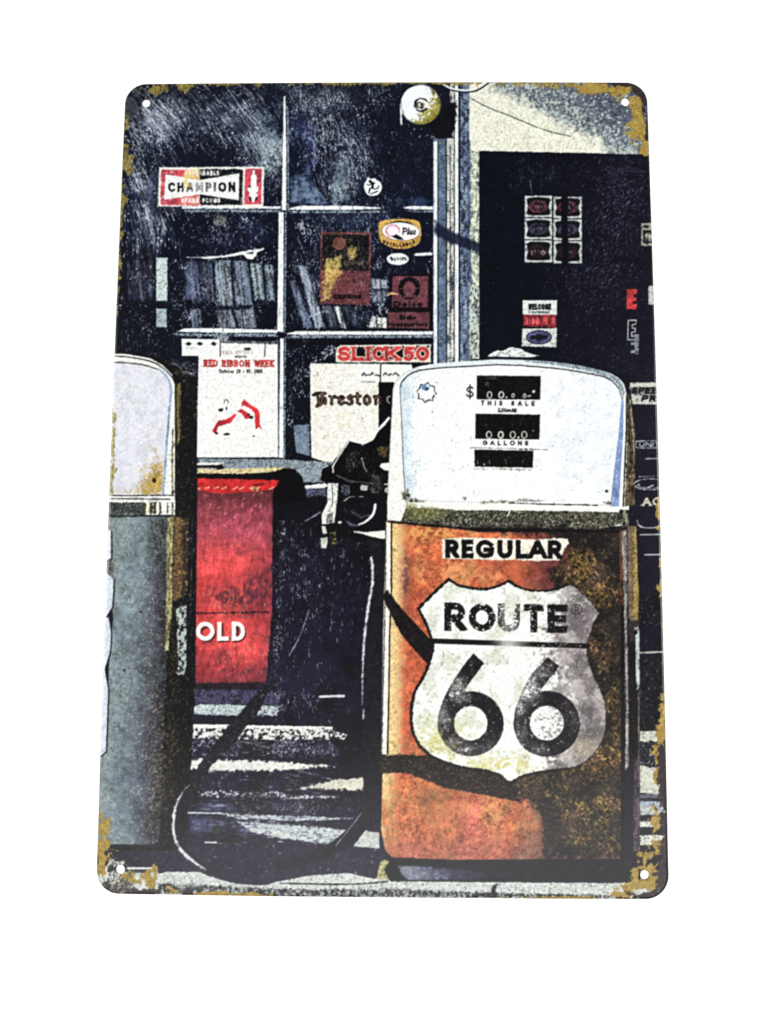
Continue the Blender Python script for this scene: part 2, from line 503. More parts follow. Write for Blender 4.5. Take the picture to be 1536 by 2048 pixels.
# folds
P([(578, 352), (622, 355), (668, 400), (650, 408), (580, 404)], mot((120, 142, 165), (40, 52, 90), 8, .2), 'glass', rough=2, soft=6, a=.8)
P([(628, 352), (664, 398), (655, 404), (618, 356)], (14, 18, 34), 'glass', rough=1, soft=3)
P([(632, 236), (640, 350), (658, 352), (662, 250)], (16, 20, 38), 'glass', rough=2, soft=8, a=.7)
P([(628, 250), (632, 250), (629, 345), (625, 340)], (90, 100, 128), 'glass', soft=2, a=.7)

# ---------------------------------------------------------------- books in the middle panes
BK = [((366, 522), (396, 524), (402, 600), (372, 598), (52, 66, 104)), ((398, 523), (425, 526), (430, 604), (404, 600), (40, 50, 80)),
      ((429, 520), (461, 520), (467, 612), (434, 610), (112, 132, 150)), ((464, 521), (496, 522), (505, 610), (472, 610), (84, 102, 130)),
      ((500, 526), (523, 528), (530, 598), (510, 600), (130, 156, 166)), ((528, 528), (546, 530), (552, 600), (534, 600), (92, 112, 132)),
      ((380, 618), (402, 618), (404, 655), (384, 655), (74, 90, 114)), ((430, 620), (462, 618), (475, 655), (440, 655), (96, 112, 135)), ((468, 620), (508, 618), (515, 656), (480, 656), (88, 105, 124)),
      ((595, 530), (612, 532), (652, 655), (630, 655), (120, 140, 165)), ((578, 560), (590, 560), (628, 655), (606, 655), (70, 84, 118)), ((668, 612), (680, 612), (694, 658), (682, 656), (190, 208, 208)),
      ((645, 612), (664, 612), (680, 656), (660, 656), (64, 78, 106)), ((686, 612), (706, 612), (716, 650), (700, 650), (40, 54, 92)),
      ((742, 556), (776, 560), (774, 576), (744, 577), (128, 140, 160)), ((744, 580), (774, 582), (772, 606), (744, 604), (72, 84, 112)), ((744, 632), (774, 636), (774, 656), (738, 654), (206, 214, 206)),
      ((252, 520), (306, 520), (306, 600), (256, 600), (26, 32, 58))]
for a_, b_, c_, d_, cc in BK:
    g_ = sum(cc) / 3
    cc = tuple(int(g_ + (k - g_) * .6) for k in cc)
    dark = tuple(int(k * .45) for k in cc)
    P([a_, b_, c_, d_], mot(tuple(min(255, int(k * 1.2)) for k in cc), dark, 4, .35, sy=46, ang=-6, seed=12, c3=tuple(min(255, k + 70) for k in cc), th3=1.2), 'books', rough=1.6, soft=3)
    S([b_, c_], 3, (12, 14, 26), 'books', soft=3, rough=.8, a=.8)
R(312, 515, 334, 601, mot((196, 212, 208), (120, 135, 140), 3, .8, c3=(240, 248, 244), th3=.8), 'books', rough=.8)
R(312, 617, 333, 654, mot((170, 186, 190), (100, 115, 124), 3, .8), 'books', rough=.8)
P([(372, 514), (420, 513), (450, 510), (486, 502), (527, 496), (527, 499), (514, 504), (512, 511), (503, 519), (494, 517), (486, 509), (450, 514), (420, 517)], (236, 240, 234), 'books', rough=.8)
P([(492, 506), (508, 502), (504, 508)], (30, 34, 54), 'books')

# ---------------------------------------------------------------- scratches over the glass
def fan(x, y):
    t = np.clip((x - 250) / 300, 0, 1); u = np.clip((y - 170) / 320, 0, 1)
    return 42 + 42 * u * (1 - .25 * t) + 6 * t


SC = np.zeros((CH, CW), np.float32)
SC = np.maximum(SC, scratches([(310, 250, 60, 60), (420, 240, 110, 60), (500, 260, 60, 80), (350, 220, 80, 30), (300, 280, 40, 60)], 1900, 0, 8, 2, 40, 1, 0, .7, 1, fan))
SC = np.maximum(SC, scratches([(285, 420, 36, 110), (270, 350, 20, 80), (320, 440, 40, 100)], 620, 0, 6, 4, 64, 1, 0, .75, 2, fan))
SC = np.maximum(SC, scratches([(450, 460, 80, 60), (490, 380, 60, 60), (540, 330, 30, 90), (420, 590, 110, 60)], 1500, 64, 14, 2, 18, 1, 0, .75, 3))
SC = np.maximum(SC, scratches([(660, 260, 60, 100), (680, 340, 40, 80), (600, 220, 40, 60), (720, 320, 40, 90)], 1500, 72, 10, 2, 28, 1, 0, .72, 4))
SC = np.maximum(SC, scratches([(690, 190, 110, 30), (640, 200, 60, 40)], 700, 74, 10, 2, 20, 1, 0, .8, 5))
SC = np.maximum(SC, scratches([(690, 440, 120, 60), (620, 560, 60, 90), (720, 560, 110, 80)], 1500, 72, 12, 2, 22, 1, 0, .75, 6))
SC = np.maximum(SC, scratches([(800, 330, 90, 120)], 450, 75, 15, 2, 12, 1, 0, .4, 7))
SC = np.maximum(SC, scratches([(600, 760, 30, 120), (580, 800, 20, 100), (300, 690, 60, 30), (270, 600, 30, 90)], 520, 86, 8, 2, 18, 1, 0, .7, 8))
SC = np.maximum(SC, scratches([(330, 240, 70, 50), (450, 230, 90, 40), (290, 400, 30, 90), (520, 300, 40, 60)], 150, 0, 5, 30, 130, 2, 0, .5, 42, fan))
SC = np.maximum(SC, scratches([(670, 270, 60, 90), (690, 360, 40, 50), (630, 560, 40, 70)], 90, 68, 6, 20, 90, 2, 0, .45, 43))
SC *= np.clip(1.1 + .5 * nz(30, seed=31)[FULL], .25, 1.4)
dots = sstep(nz(2.1, 3.2, 12, 33)[FULL] + .9 * nz(26, seed=34)[FULL], 2.6, 3.3) * (YY < 920) * .7
SC = np.clip(np.maximum(SC, dots * ((XX < 870))), 0, 1)
put(FULL, SC * (YY < 930), (206, 214, 222))

# ---------------------------------------------------------------- glazing bars
bw = mot((244, 250, 246), (150, 165, 172), 3, 1.4, sy=20)
bg = mot((128, 146, 156), (30, 36, 54), 3, .5, c3=(220, 230, 228), th3=1.0)
P([(567, 192), (570, 192), (572, 300), (572, 420), (563, 420), (565, 300)], bw, 'bars')
S([(575, 222), (576, 420)], 3, bg, 'bars')
P([(557, 424), (567, 424), (566, 664), (554, 662)], bw, 'bars'); S([(571, 424), (569, 664)], 3.4, bg, 'bars')
P([(560, 676), (567, 676), (566, 915), (557, 915)], bw, 'bars'); S([(570, 676), (568, 918)], 3, bg, 'bars'); S([(574.5, 676), (572, 918)], 2, (20, 24, 36), 'bars')
P([(363, 413), (400, 412), (561, 412), (561, 417), (363, 417)], bw, 'bars', rough=.8); P([(366, 418), (561, 419), (561, 424), (370, 424)], bg, 'bars', rough=.8)
P([(577, 416), (600, 411), (700, 411), (758, 414), (762, 417), (700, 419), (577, 419)], bw, 'bars', rough=.7)
P([(802, 414), (830, 411), (868, 413), (868, 419), (812, 418)], bw, 'bars', rough=.7); P([(577, 421), (770, 421), (775, 425), (577, 426)], bg, 'bars', rough=.8); P([(806, 420), (868, 421), (868, 424), (830, 424)], bg, 'bars')
P([(352, 663), (368, 656), (440, 656), (554, 659), (554, 665), (440, 665)], bw, 'bars', rough=.7); P([(345, 666), (554, 667), (556, 673), (352, 671)], bg, 'bars', rough=.8)
P([(573, 667), (590, 662), (868, 662), (868, 669), (590, 669)], bw, 'bars', rough=.7); P([(574, 670), (866, 670), (866, 675), (574, 676)], bg, 'bars', rough=.9)
R(574, 676, 866, 690, (10, 12, 20), 'glass', rough=1.5, a=.7)

# ---------------------------------------------------------------- jamb right of the window
R(866, 276, 892, 740, mot((92, 108, 130), (52, 64, 84), 4, .9, c3=(140, 158, 172), th3=1.3), 'jamb', rough=.5)
P([(867, 284), (874, 281), (874, 740), (867, 740)], bw, 'jamb'); S([(875.5, 281), (875, 740)], 1.6, (16, 18, 28), 'jamb')
R(893, 276, 909, 740, mot((205, 208, 198), (70, 78, 88), 5, .55, sy=16, seed=6, c3=(246, 248, 236), th3=.7), 'jamb', rough=.6)
P([(899, 165), (909, 165), (909, 276), (903, 270), (901, 230)], mot((200, 200, 182), (40, 44, 54), 4, .2, sy=9), 'jamb', rough=1.6)
S([(892, 276), (893, 740)], 2, (20, 24, 36), 'jamb'); S([(900, 290), (900, 740)], 1.6, (60, 66, 76), 'jamb', rough=1)
P([(909, 165), (916, 165), (917, 740), (909, 740)], bw, 'jamb', rough=.4); S([(918.5, 165), (919, 740)], 3, (13, 16, 28), 'jamb', rough=.6); S([(908, 230), (908, 740)], 1.4, (30, 34, 44), 'jamb')
R(920, 165, 940, 740, mot((104, 120, 146), (38, 48, 72), 5, .35, sy=12, seed=7, c3=(196, 208, 206), th3=1.0), 'jamb', rough=1)
P([(842, 238), (914, 200), (912, 226), (908, 258), (898, 272), (878, 278), (862, 262)], (18, 20, 32), 'glass', rough=3, soft=4)

# ---------------------------------------------------------------- stucco wall
stucco = mot((241, 241, 224), (218, 218, 196), 4, .6, sy=6, ang=30, c3=(140, 142, 124), th3=2.3, seed=15)
P([(938, 160), (1320, 160), (1320, 312), (1100, 308), (957, 303), (958, 720), (938, 720)], stucco, 'wall', rough=1)
shade = [(978, 160), (985, 173), (1045, 199), (1102, 236), (1149, 262), (1196, 277), (1228, 306), (1320, 312), (1320, 160)]


def shadecol(x, y, s):
    n = nz(3.2, seed=41)[s] + .4 * nz(1.8, seed=42)[s]
    d = (y - (160 + .62 * (x - 978)))          # toward the lit edge
    t = sstep(d, -110, 0)
    o = lerp(col((88, 94, 108)), col((132, 144, 146)), t)
    return np.clip(lerp(lerp(o, col((38, 46, 66)), sstep(n, .2, 1.5) * .5), col((206, 216, 206)), sstep(-n + t * .9, .9, 2.0) * .8), 0, 1)


P(shade, shadecol, 'wall', rough=11, soft=18, rs=5)
S([(935, 193), (975, 214), (1019, 231), (1087, 259), (1141, 272)], 2, (74, 76, 78), 'wall', rough=.6, sm=5)
S([(880, 166), (892, 173), (906, 179), (932, 182), (950, 180), (964, 173), (976, 164)], 5.5, BLK, 'cable', sm=5)
S([(880, 164.5), (892, 171.5), (906, 177.5), (932, 180.5), (950, 178), (963, 171), (974, 163)], 3.6, (238, 244, 244), 'cable', sm=5)
P([(938, 300), (958, 303), (958, 720), (938, 720)], mot((226, 232, 206), (150, 158, 150), 5, .5, sy=9, c3=(48, 56, 66), th3=1.2, seed=16), 'wall', rough=1.2)
P([(937, 260), (941, 300), (940, 480), (944, 560), (940, 720), (934, 720), (934, 260)], mot((90, 106, 132), (40, 50, 74), 5, .5, sy=12), 'wall', rough=2.5, soft=2)
P([(938, 560), (958, 580), (958, 720), (938, 720)], mot((206, 214, 200), (70, 78, 84), 3, .3, sy=6, seed=18), 'wall', rough=1.2, soft=3)
P([(870, 440), (880, 450), (920, 470), (962, 487), (960, 510), (920, 492), (880, 476), (868, 466)], (22, 28, 54), 'jamb', rough=2.5, soft=5, a=.88)

# ---------------------------------------------------------------- door
door = grad([(950, (10, 14, 30)), (1060, (11, 15, 32)), (1180, (18, 18, 36)), (1320, (24, 22, 40))], 1, 0, noise=30, nsc=40, grain=.12)
P([(958.5, 301), (1320, 309), (1340, 1100), (1340, 1790), (1262, 1790), (1262, 1000), (958.5, 1000)], door, 'door', rough=.9)
SC = scratches([(1225, 440, 60, 110), (1240, 380, 60, 60), (1200, 560, 70, 90)], 1500, 118, 14, 1, 13, 1, 0, .6, 11)
SC = np.maximum(SC, scratches([(1090, 350, 80, 30), (1060, 340, 40, 30)], 260, 75, 10, 2, 16, 1, 0, .4, 12))
SC = np.maximum(SC, scratches([(1240, 340, 60, 14), (1290, 355, 30, 10)], 60, 12, 5, 8, 40, 1, 0, .3, 13))
SC = np.maximum(SC, scratches([(1180, 690, 90, 60), (1140, 570, 60, 60), (1300, 860, 14, 120), (1300, 1250, 14, 150)], 600, 110, 20, 1, 9, 1, 0, .5, 14))
put(FULL, SC * (XX > 960) * (YY > 312), (186, 184, 200))
# six oval stickers
for ci, (xa, xb) in enumerate([(1049, 1103.5), (1106.5, 1163)]):
    for ri, (ya, yb, cc) in enumerate([(391, 434, (104, 58, 70)), (436, 478, (58, 60, 82)), (480, 524, (56, 34, 40))]):
        dy = ci * 2
        R(xa, ya + dy, xb, yb + dy, mot((206, 212, 206), (110, 116, 120), 4, 1.0), 'tile', rough=.8)
        k = 5
        P([(xa + k - 2, ya + dy + 7), (xa + 16, ya + dy + 3), (xb - 16, ya + dy + 3), (xb - k + 2, ya + dy + 7), (xb - k - 2, (ya + yb) / 2 + dy), (xb - k + 2, yb + dy - 7), (xb - 16, yb + dy - 4), (xa + 16, yb + dy - 4), (xa + k - 2, yb + dy - 7), (xa + k + 2, (ya + yb) / 2 + dy)],
          (20, 18, 24), 'tile', sm=2, rough=.5)
        E((xa + xb) / 2, (ya + yb) / 2 + dy, (xb - xa) * .36, 12.5, mot(cc, (26, 20, 28), 4, .5, seed=ri + 3), 'tile', rough=1)
        E((xa + xb) / 2, (ya + yb) / 2 + dy, 12, 9, mot((28, 24, 34), cc, 3, .8, seed=ri), 'tile', rough=1)
        scribble((xa + xb) / 2 - 9, (ya + yb) / 2 + dy - 4, (xa + xb) / 2 + 9, 8, tuple(min(255, k_ + 40) for k_ in cc), ri * 5 + ci, 1.4)
    if ci == 0:
        letters('10', 1061, 1090, 501, 509, 1.6, (170, 170, 160), 'tile', gap=1.0)
P([(1122, 385), (1135, 385), (1136, 530), (1123, 530)], (12, 14, 28), 'door', rough=1.2, soft=2)
S([(1060, 360), (1063, 388)], 1.6, (150, 150, 156), 'door', a=.6)
# welcome notice
P([(1045, 600), (1113.5, 600), (1113, 629), (1045, 629)], mot((226, 232, 226), (170, 176, 176), 3, 1.2), 'welcome')
letters('WELCOME', 1056, 1102, 607, 619, 3.0, BLK, 'welcome', gap=.12)
scribble(1058, 622, 1100, 4, (60, 64, 70), 5, 1.4, .7)
P([(1046, 629), (1112, 629), (1112, 655), (1046, 652)], mot((150, 48, 54), (70, 26, 34), 3, .6), 'welcome', rough=.8)
letters('7:00 H R', 1050, 1110, 635, 648, 2.2, (214, 96, 100), 'welcome', gap=.3, rough=.7)
P([(1045, 652), (1100, 655), (1100, 657), (1045, 657)], BLK, 'welcome')
P([(1044, 657), (1113, 656), (1112, 694), (1043, 692)], mot((218, 222, 214), (150, 154, 156), 4, .9), 'welcome', rough=.8)
E(1077.5, 674, 26, 14.5, (26, 28, 44), 'welcome'); E(1077.5, 674, 24, 12.5, mot((84, 88, 122), (52, 54, 84), 3, .5), 'welcome')
P([(1060, 670), (1072, 670), (1073, 667), (1082, 667), (1083, 670), (1096, 670), (1093, 678), (1083, 678), (1082, 681), (1073, 681), (1072, 678), (1060, 678)], (22, 24, 38), 'welcome', rough=.6)
# letters at the edge
P([(1253, 577.5), (1274, 578), (1273, 588), (1266, 589), (1266, 594), (1272, 594), (1272, 601), (1265, 602), (1265, 607), (1273, 607), (1272, 618), (1253, 617)], mot((196, 62, 62), (130, 40, 46), 4, .9), 'lets', rough=.6)
S([(1256, 640), (1272, 640), (1271, 648), (1264, 649), (1264, 656), (1270, 656), (1270, 663), (1263, 664), (1263, 672), (1272, 672), (1272, 679), (1255, 679), (1256, 640)], 2, (214, 216, 212), 'lets')
P([(1267, 668), (1277, 668), (1277, 708), (1261, 706), (1261, 700), (1269, 699), (1268, 690), (1261, 690), (1261, 684), (1268, 683)], mot((140, 144, 150), (60, 64, 74), 3, .5), 'lets', rough=.8)
P([(1298, 571), (1320, 571), (1320, 609), (1297, 608), (1296, 576)], mot((200, 202, 196), (120, 124, 128), 4, .8), 'lets', rough=.8)
R(1282, 446, 1320, 491, mot((170, 168, 152), (60, 60, 58), 3, .9), 'lets', rough=.8); R(1286, 460, 1320, 486, (18, 18, 24), 'lets'); R(1290, 465, 1320, 482, mot((180, 176, 160), (40, 40, 42), 3, .4), 'lets', rough=1)
R(1287, 450, 1296, 455, (26, 26, 32), 'lets')
# board and signs beside the pump
P([(1259, 765), (1335, 764), (1335, 808), (1264, 808)], mot((206, 206, 198), (140, 140, 136), 4, .7), 'speed', rough=.7)
P([(1257, 774), (1335, 773), (1335, 790), (1270, 791), (1262, 788)], mot((150, 150, 146), (60, 60, 62), 3, .4), 'speed')
letters('SPEED', 1261, 1328, 774, 787, 3.6, BLK, 'speed', lean=.3, gap=.12)
letters('PR', 1281, 1311, 790, 803, 3.8, BLK, 'speed', lean=.3, gap=.12)
wl = (196, 200, 202)
S(smooth([(1330, 881), (1276, 882), (1271, 888), (1276, 895), (1330, 895)], False, 4), 1.6, wl, 'sidesigns', rough=.6)
letters('UNIT', 1277, 1318, 884, 893, 2, wl, 'sidesigns', gap=.15, lean=.2)
S([(1291, 917), (1330, 916)], 1.8, wl, 'sidesigns'); S([(1278, 953), (1308, 952)], 1.4, wl, 'sidesigns', rough=1)
S(ell(1300, 968, 32, 11, 0, 359), 1.8, (170, 174, 176), 'sidesigns', rough=.8); S(ell(1300, 970, 24, 6, 10, 200), 1.6, (150, 152, 156), 'sidesigns', rough=.8); S([(1295, 975), (1306, 970)], 2.6, wl, 'sidesigns')
letters('AC', 1284, 1322, 994, 1011, 4, (206, 200, 180), 'sidesigns', gap=.12, serif=.16, rough=.7)
S(smooth([(1274, 1040), (1277, 1050), (1290, 1055), (1312, 1054), (1325, 1046)], False, 4), 2, wl, 'sidesigns', rough=.5)
S([(1275, 1069), (1335, 1068)], 2.2, wl, 'sidesigns'); S([(1289, 1109), (1335, 1108.5)], 2.4, wl, 'sidesigns'); S([(1278, 1305), (1335, 1303)], 3, (196, 196, 186), 'sidesigns', rough=.6)
R(1279, 1310, 1340, 1462, mot((30, 29, 38), (14, 14, 20), 9, .4, c3=(120, 120, 124), th3=2.1), 'door', rough=2)
P([(1279, 1190), (1330, 1190), (1330, 1250), (1279, 1250)], mot((22, 23, 36), (12, 13, 20), 7, .4, sy=4, c3=(112, 114, 138), th3=1.6), 'door', rough=3, soft=6)
pale = mot((214, 214, 198), (150, 152, 146), 4, .8, seed=23)
P([(1279, 1462), (1335, 1461), (1335, 1590), (1279, 1585)], pale, 'sidesigns', rough=1)
P([(1279, 1484), (1335, 1480), (1335, 1530), (1300, 1535), (1279, 1530)], mot((34, 34, 46), (16, 16, 24), 4, .3, c3=(206, 206, 200), th3=1.5), 'sidesigns', rough=3)
for (a_, b_, cc) in [(1588, 1596, (110, 108, 128)), (1596, 1602, (40, 42, 54)), (1602, 1612, (176, 184, 196)), (1612, 1630, (196, 200, 196)), (1630, 1642, (32, 34, 46)), (1642, 1654, (226, 228, 220)), (1654, 1670, (30, 30, 40)), (1670, 1690, (224, 226, 214))]:
    R(1279, a_, 1335, b_, mot(cc, tuple(int(k * .6) for k in cc), 4, .8, sy=3), 'sidesigns', rough=1.2)
P([(1262, 1690), (1300, 1690), (1340, 1690), (1340, 1790), (1262, 1790)], (26, 24, 36), 'door')

# ---------------------------------------------------------------- bell
E(841, 209, 40.5, 39.5, lambda x, y, s: np.clip(lerp(lerp(col((244, 248, 250)), col((150, 142, 62)), sstep((x - 841) * .8 + (y - 209) * .55 + 5 * nz(4, seed=51)[s] + 5 * nz(1.8, seed=52)[s], 4, 22)), col((88, 84, 46)), sstep(np.hypot(x - 841, y - 209) + 3 * nz(3, seed=53)[s] - .1 * (x - 841) * -1, 36, 44) * sstep(x + y * .6, 950, 980)), 0, 1), 'bell', rough=.5)
P([(800, 210), (803, 222), (804, 249), (801, 249), (800, 230)], WHITE, 'bell')
S([(802, 195), (803, 215), (812, 236), (828, 247)], 1, (70, 76, 92), 'bell', sm=4)
S(ell(842, 209, 13, 12.5, 0, 350), 3.4, (24, 24, 26), 'bellmark', rough=1.2); E(841, 210, 8, 7.5, mot((190, 190, 172), (40, 40, 36), 3, .2), 'bellmark', rough=1)
S(arc(838, 210, 6, 6, 30, 300), 2, (30, 30, 30), 'bellmark', rough=.6); P([(848, 199), (857, 206), (856, 216), (848, 214), (851, 207)], (246, 246, 238), 'bellmark', rough=.6)

# ---------------------------------------------------------------- plug sticker
P([(318, 334), (528, 333), (526, 414), (315, 412)], mot((240, 240, 232), (214, 206, 190), 5, 1.2), 'champ', rough=.9)
red = mot((198, 78, 90), (172, 56, 70), 6, .4, c3=(240, 226, 220), th3=1.55)
P([(322, 339), (400, 339), (396, 362), (398, 390), (394, 410), (320, 410)], red, 'champred', rough=1.6)
P([(396, 338), (485, 338), (484, 409), (398, 410), (400, 374)], mot((20, 30, 36), (10, 14, 22), 4, .3, c3=(180, 190, 190), th3=2.0), 'champblk', rough=1.5)
P([(373, 338), (398, 338), (400, 362), (372, 356)], mot((228, 200, 120), (222, 150, 130), 4, .4, c3=(246, 240, 226), th3=.7), 'champ', rough=2.5, soft=3)
P([(362, 396), (398, 390), (400, 410), (360, 411)], mot((216, 130, 120), (206, 72, 84), 4, .2, c3=(240, 230, 216), th3=.9), 'champred', rough=2)
P([(331, 348), (397, 360), (478, 346), (477, 400), (400, 388), (328, 399)], mot((246, 247, 243), (224, 224, 214), 6, 1.2), 'bowtie', rough=.6)
chw = lambda x, y, s: np.clip(1.15 - .75 * np.exp(-((x - 398) / 34) ** 2) - .25 * sstep(nz(3, seed=61)[s], .6, 1.2), .12, 1)
letters('CHAMPION', 335.5, 470, 364.5, 383.5, 4.6, (16, 20, 24), 'champtxt', gap=.3, slope=-.004, wear=chw, rough=.5)
P([(366, 348), (374, 338), (378, 350), (374, 362), (378, 372), (366, 374), (370, 360)], mot((226, 196, 96), (240, 226, 170), 3, .5), 'champ', rough=2.5, soft=3, a=.9)
letters('DEPENDABLE', 370, 438, 341, 350, 2.0, (236, 236, 228), 'champtxt', gap=.3, rough=.6)
letters('SPARK PLUGS', 362, 440, 396, 405, 2.2, (240, 240, 232), 'champtxt', gap=.28, rough=.5)
P([(480, 339), (485, 339), (484, 408), (480, 408)], mot((24, 26, 30), (120, 120, 112), 3, .9, sy=8), 'champblk', rough=.6)
P([(490, 337), (523, 337), (522, 408), (488, 408)], mot((206, 76, 92), (184, 60, 78), 6, .5, c3=(232, 190, 190), th3=1.9), 'champred')
E(499, 378, 5, 7, (40, 26, 32), 'champred'); E(511.5, 378, 4.5, 7, (40, 26, 32), 'champred'); E(501, 397, 3, 5, (40, 26, 32), 'champred'); E(511, 397, 3, 5, (40, 26, 32), 'champred')
P([(505, 340), (509, 340), (509, 348), (512.5, 351), (512.5, 373), (516, 372), (516.5, 381), (511, 386), (515.5, 390), (510, 395), (508, 404), (503.5, 404), (502, 394), (497, 390), (499.5, 386), (494, 380), (495, 374), (501, 375), (501.5, 351), (505, 348)], (248, 248, 244), 'plug', rough=.3)

# ---------------------------------------------------------------- small stickers and posters in the panes
P([(735.5, 352), (739, 357), (749, 356), (753, 360), (760, 364), (763.5, 375), (759, 385.5), (753, 390), (740, 391), (732, 385.5), (728, 375), (728.5, 366), (733, 360)], WHITE, 'runner', sm=2)
E(740, 362.5, 3.6, 3, BLK, 'runfig')
for pts, w in [([(742, 364), (745, 370), (744.5, 374.5)], 5), ([(745, 365), (748.5, 366)], 3), ([(741, 368), (738, 370), (733, 368)], 1.6), ([(744, 375), (739, 377), (737.5, 385)], 2.8), ([(745.5, 375), (749, 378), (756, 375.5), (757, 371)], 1.9), ([(741, 387.5), (747, 385), (755, 382)], 2)]:
    S(pts, w, BLK, 'runfig', rough=.2)
# brown poster
P([(641, 463), (743, 464), (739, 610), (638.5, 607)], mot((110, 62, 66), (84, 44, 52), 4, .5, c3=(176, 130, 110), th3=1.8), 'brown', rough=1)
P([(645, 468), (738, 469), (737, 541), (643, 540)], mot((24, 24, 30), (14, 16, 24), 4, .3, c3=(126, 118, 92), th3=1.7), 'brown', rough=.8)
E(677.5, 486, 13, 13, mot((120, 74, 66), (90, 52, 50), 4, .4), 'brown', rough=1)
scribble(688, 522, 734, 9, (104, 84, 72), 13, 1.6, .5)
gold = mot((206, 186, 96), (150, 110, 60), 3, .4, sy=5, c3=(240, 226, 150), th3=.9)
P([(651, 520), (680, 512), (684, 545), (668, 566), (660, 600), (644, 600), (646, 560)], gold, 'brown', rough=7, soft=6, a=.8, rs=4)
P([(692, 494), (712, 492), (712, 512), (700, 520)], gold, 'brown', rough=4, soft=4, a=.7)
R(665, 589, 721, 597, (22, 16, 20), 'brown', rough=1.6)
scribble(667, 590, 719, 6, (84, 52, 54), 14, 1.3, .4)
put(*(lambda s: (s, scratches([(690, 500, 40, 40)], 260, 86, 6, 2, 14, 1, 0, .5, 15)[s]))(box([(642, 464), (742, 606)])), (196, 180, 130))
# oval badge
P([(758, 446), (768, 440), (800, 437), (828, 439), (839, 446), (842, 472), (834, 489), (808, 497), (784, 495), (762, 483), (757, 464)], mot((208, 168, 84), (176, 132, 66), 4, .6, c3=(244, 226, 170), th3=1.5), 'badge', sm=3)
S(ell(800, 470, 36, 26, 205, 335), 5, (26, 22, 22), 'badge', rough=1.2)
E(801, 463, 38.5, 18.5, (70, 44, 26), 'badge', rot=3); E(801, 462.5, 37.5, 18, (246, 242, 242), 'badge', rot=3)
for i_, (x_, y_) in enumerate([(768, 483.5), (774.5, 486), (781, 488), (787.5, 489.3), (794, 490), (800.5, 490.2), (807, 489.8), (813.5, 488.6), (820, 486.6), (826.5, 483.8)]):
    letters('EXCELLENCE'[i_], x_ - 2, x_ + 2.5, y_ - 3.5, y_ + 3, 1.8, (50, 30, 18), 'badgemark')
S(ell(785, 461, 13, 11, 60, 370), 3, (206, 130, 160), 'badgemark', rough=1); S([(776, 473), (771, 480)], 2, (196, 110, 140), 'badgemark'); E(784, 459, 9, 8, (250, 240, 244), 'badge')
P([(783, 471), (792, 468), (800, 473), (809, 479), (796, 479), (787, 476)], BLK, 'badgemark', rough=1)
letters('Plus', 804, 831, 455, 469, 2.2, (34, 30, 36), 'badgemark', lean=.15, gap=.1, rough=.5)
E(795, 517.5, 22, 12, (238, 242, 238), 'olabel'); scribble(780, 514, 812, 7, (30, 40, 44), 4, 1.8, .8, 'olabel')
S([(830, 508.5), (862, 507.5)], 5, (232, 236, 232), 'glass', rough=.8)
# maroon poster
P([(778, 546), (863, 546), (861, 660), (775, 658)], (18, 16, 24), 'gear', rough=1)
P([(785, 552), (856, 552), (855, 614), (783, 614)], mot((112, 64, 72), (84, 46, 56), 4, .6, c3=(150, 100, 100), th3=1.9), 'gear', rough=.6)
E(818, 576, 22.5, 22.5, (20, 16, 24), 'gearmark', rough=.8); E(818, 577, 12, 15, mot((112, 64, 72), (92, 50, 58), 4, .6), 'gear', rough=.8)
S([(796, 578), (806, 577)], 1.6, (112, 64, 72), 'gear'); S([(830, 576), (840, 576)], 1.6, (112, 64, 72), 'gear'); scribble(806, 590, 832, 5, (112, 64, 72), 8, 1.6, .6)
letters('Delco', 787, 844, 602, 613, 3.2, (20, 16, 22), 'gearmark', gap=.12, serif=.1)
R(777, 616, 855, 622, (18, 16, 22), 'gear', rough=.8)
P([(775, 624), (859, 624), (858, 657), (775, 655)], mot((106, 62, 70), (84, 46, 54), 4, .6), 'gear', rough=.8)
letters('Brake', 799, 831, 629, 639, 2.6, (18, 14, 20), 'gearmark', gap=.12)
letters('Headquarters', 776, 854, 643, 653, 2.2, (18, 14, 20), 'gearmark', gap=.1)
S([(775, 590), (782, 586), (795, 588)], 3, (226, 180, 130), 'gear', rough=1.2)

# ---------------------------------------------------------------- lower panes: posters
paper = mot((247, 247, 244), (236, 235, 228), 4, 1.0, c3=(186, 182, 170), th3=2.3, seed=27)
P([(397, 684), (555, 684), (556, 914), (393, 915)], paper, 'ribbon', rough=.5)
P([(439, 681), (555, 682), (555, 688), (439, 686)], mot((120, 126, 128), (40, 44, 54), 3, .3), 'ribbon', rough=1)
P([(363, 677), (439, 678), (439, 712), (363, 711)], (240, 242, 240), 'card')
S([(440, 680), (440, 712)], 2, (26, 26, 34), 'card'); S([(530, 682), (529, 712)], 2, (26, 26, 34), 'ribbon')
for x_ in (377, 399, 427):
    E(x_, 687, 4.4, 3.6, (26, 28, 34), 'card', rough=.8); S([(x_ - 6, 687), (x_ + 6, 687)], 1.6, (40, 40, 48), 'card', rough=.6)
scribble(372, 694, 392, 3, (150, 150, 150), 3, 1, .3)
scribble(442, 700, 505, 8, (150, 146, 142), 6, 1.6, .6); R(488, 695, 500, 700, (40, 36, 40), 'ribbon', rough=1.2); scribble(470, 711, 492, 4, (60, 56, 56), 7, 1.5, .7)
letters('RED RIBBON WEEK', 407, 548, 719, 733, 3.4, (176, 56, 50), 'ribtxt', gap=.13, serif=.14, rough=.7, slope=.006)
letters('October 23 - 30, 1988', 437, 524, 738, 746, 1.7, (54, 44, 46), 'ribtxt', gap=.16, rough=.5)
rr = mot((204, 52, 58), (168, 36, 46), 4, .8)
P([(424, 862), (431, 868), (436, 853), (461, 845), (473, 829), (469, 827), (453, 838), (437, 841), (431, 848)], rr, 'ribred', rough=.4)
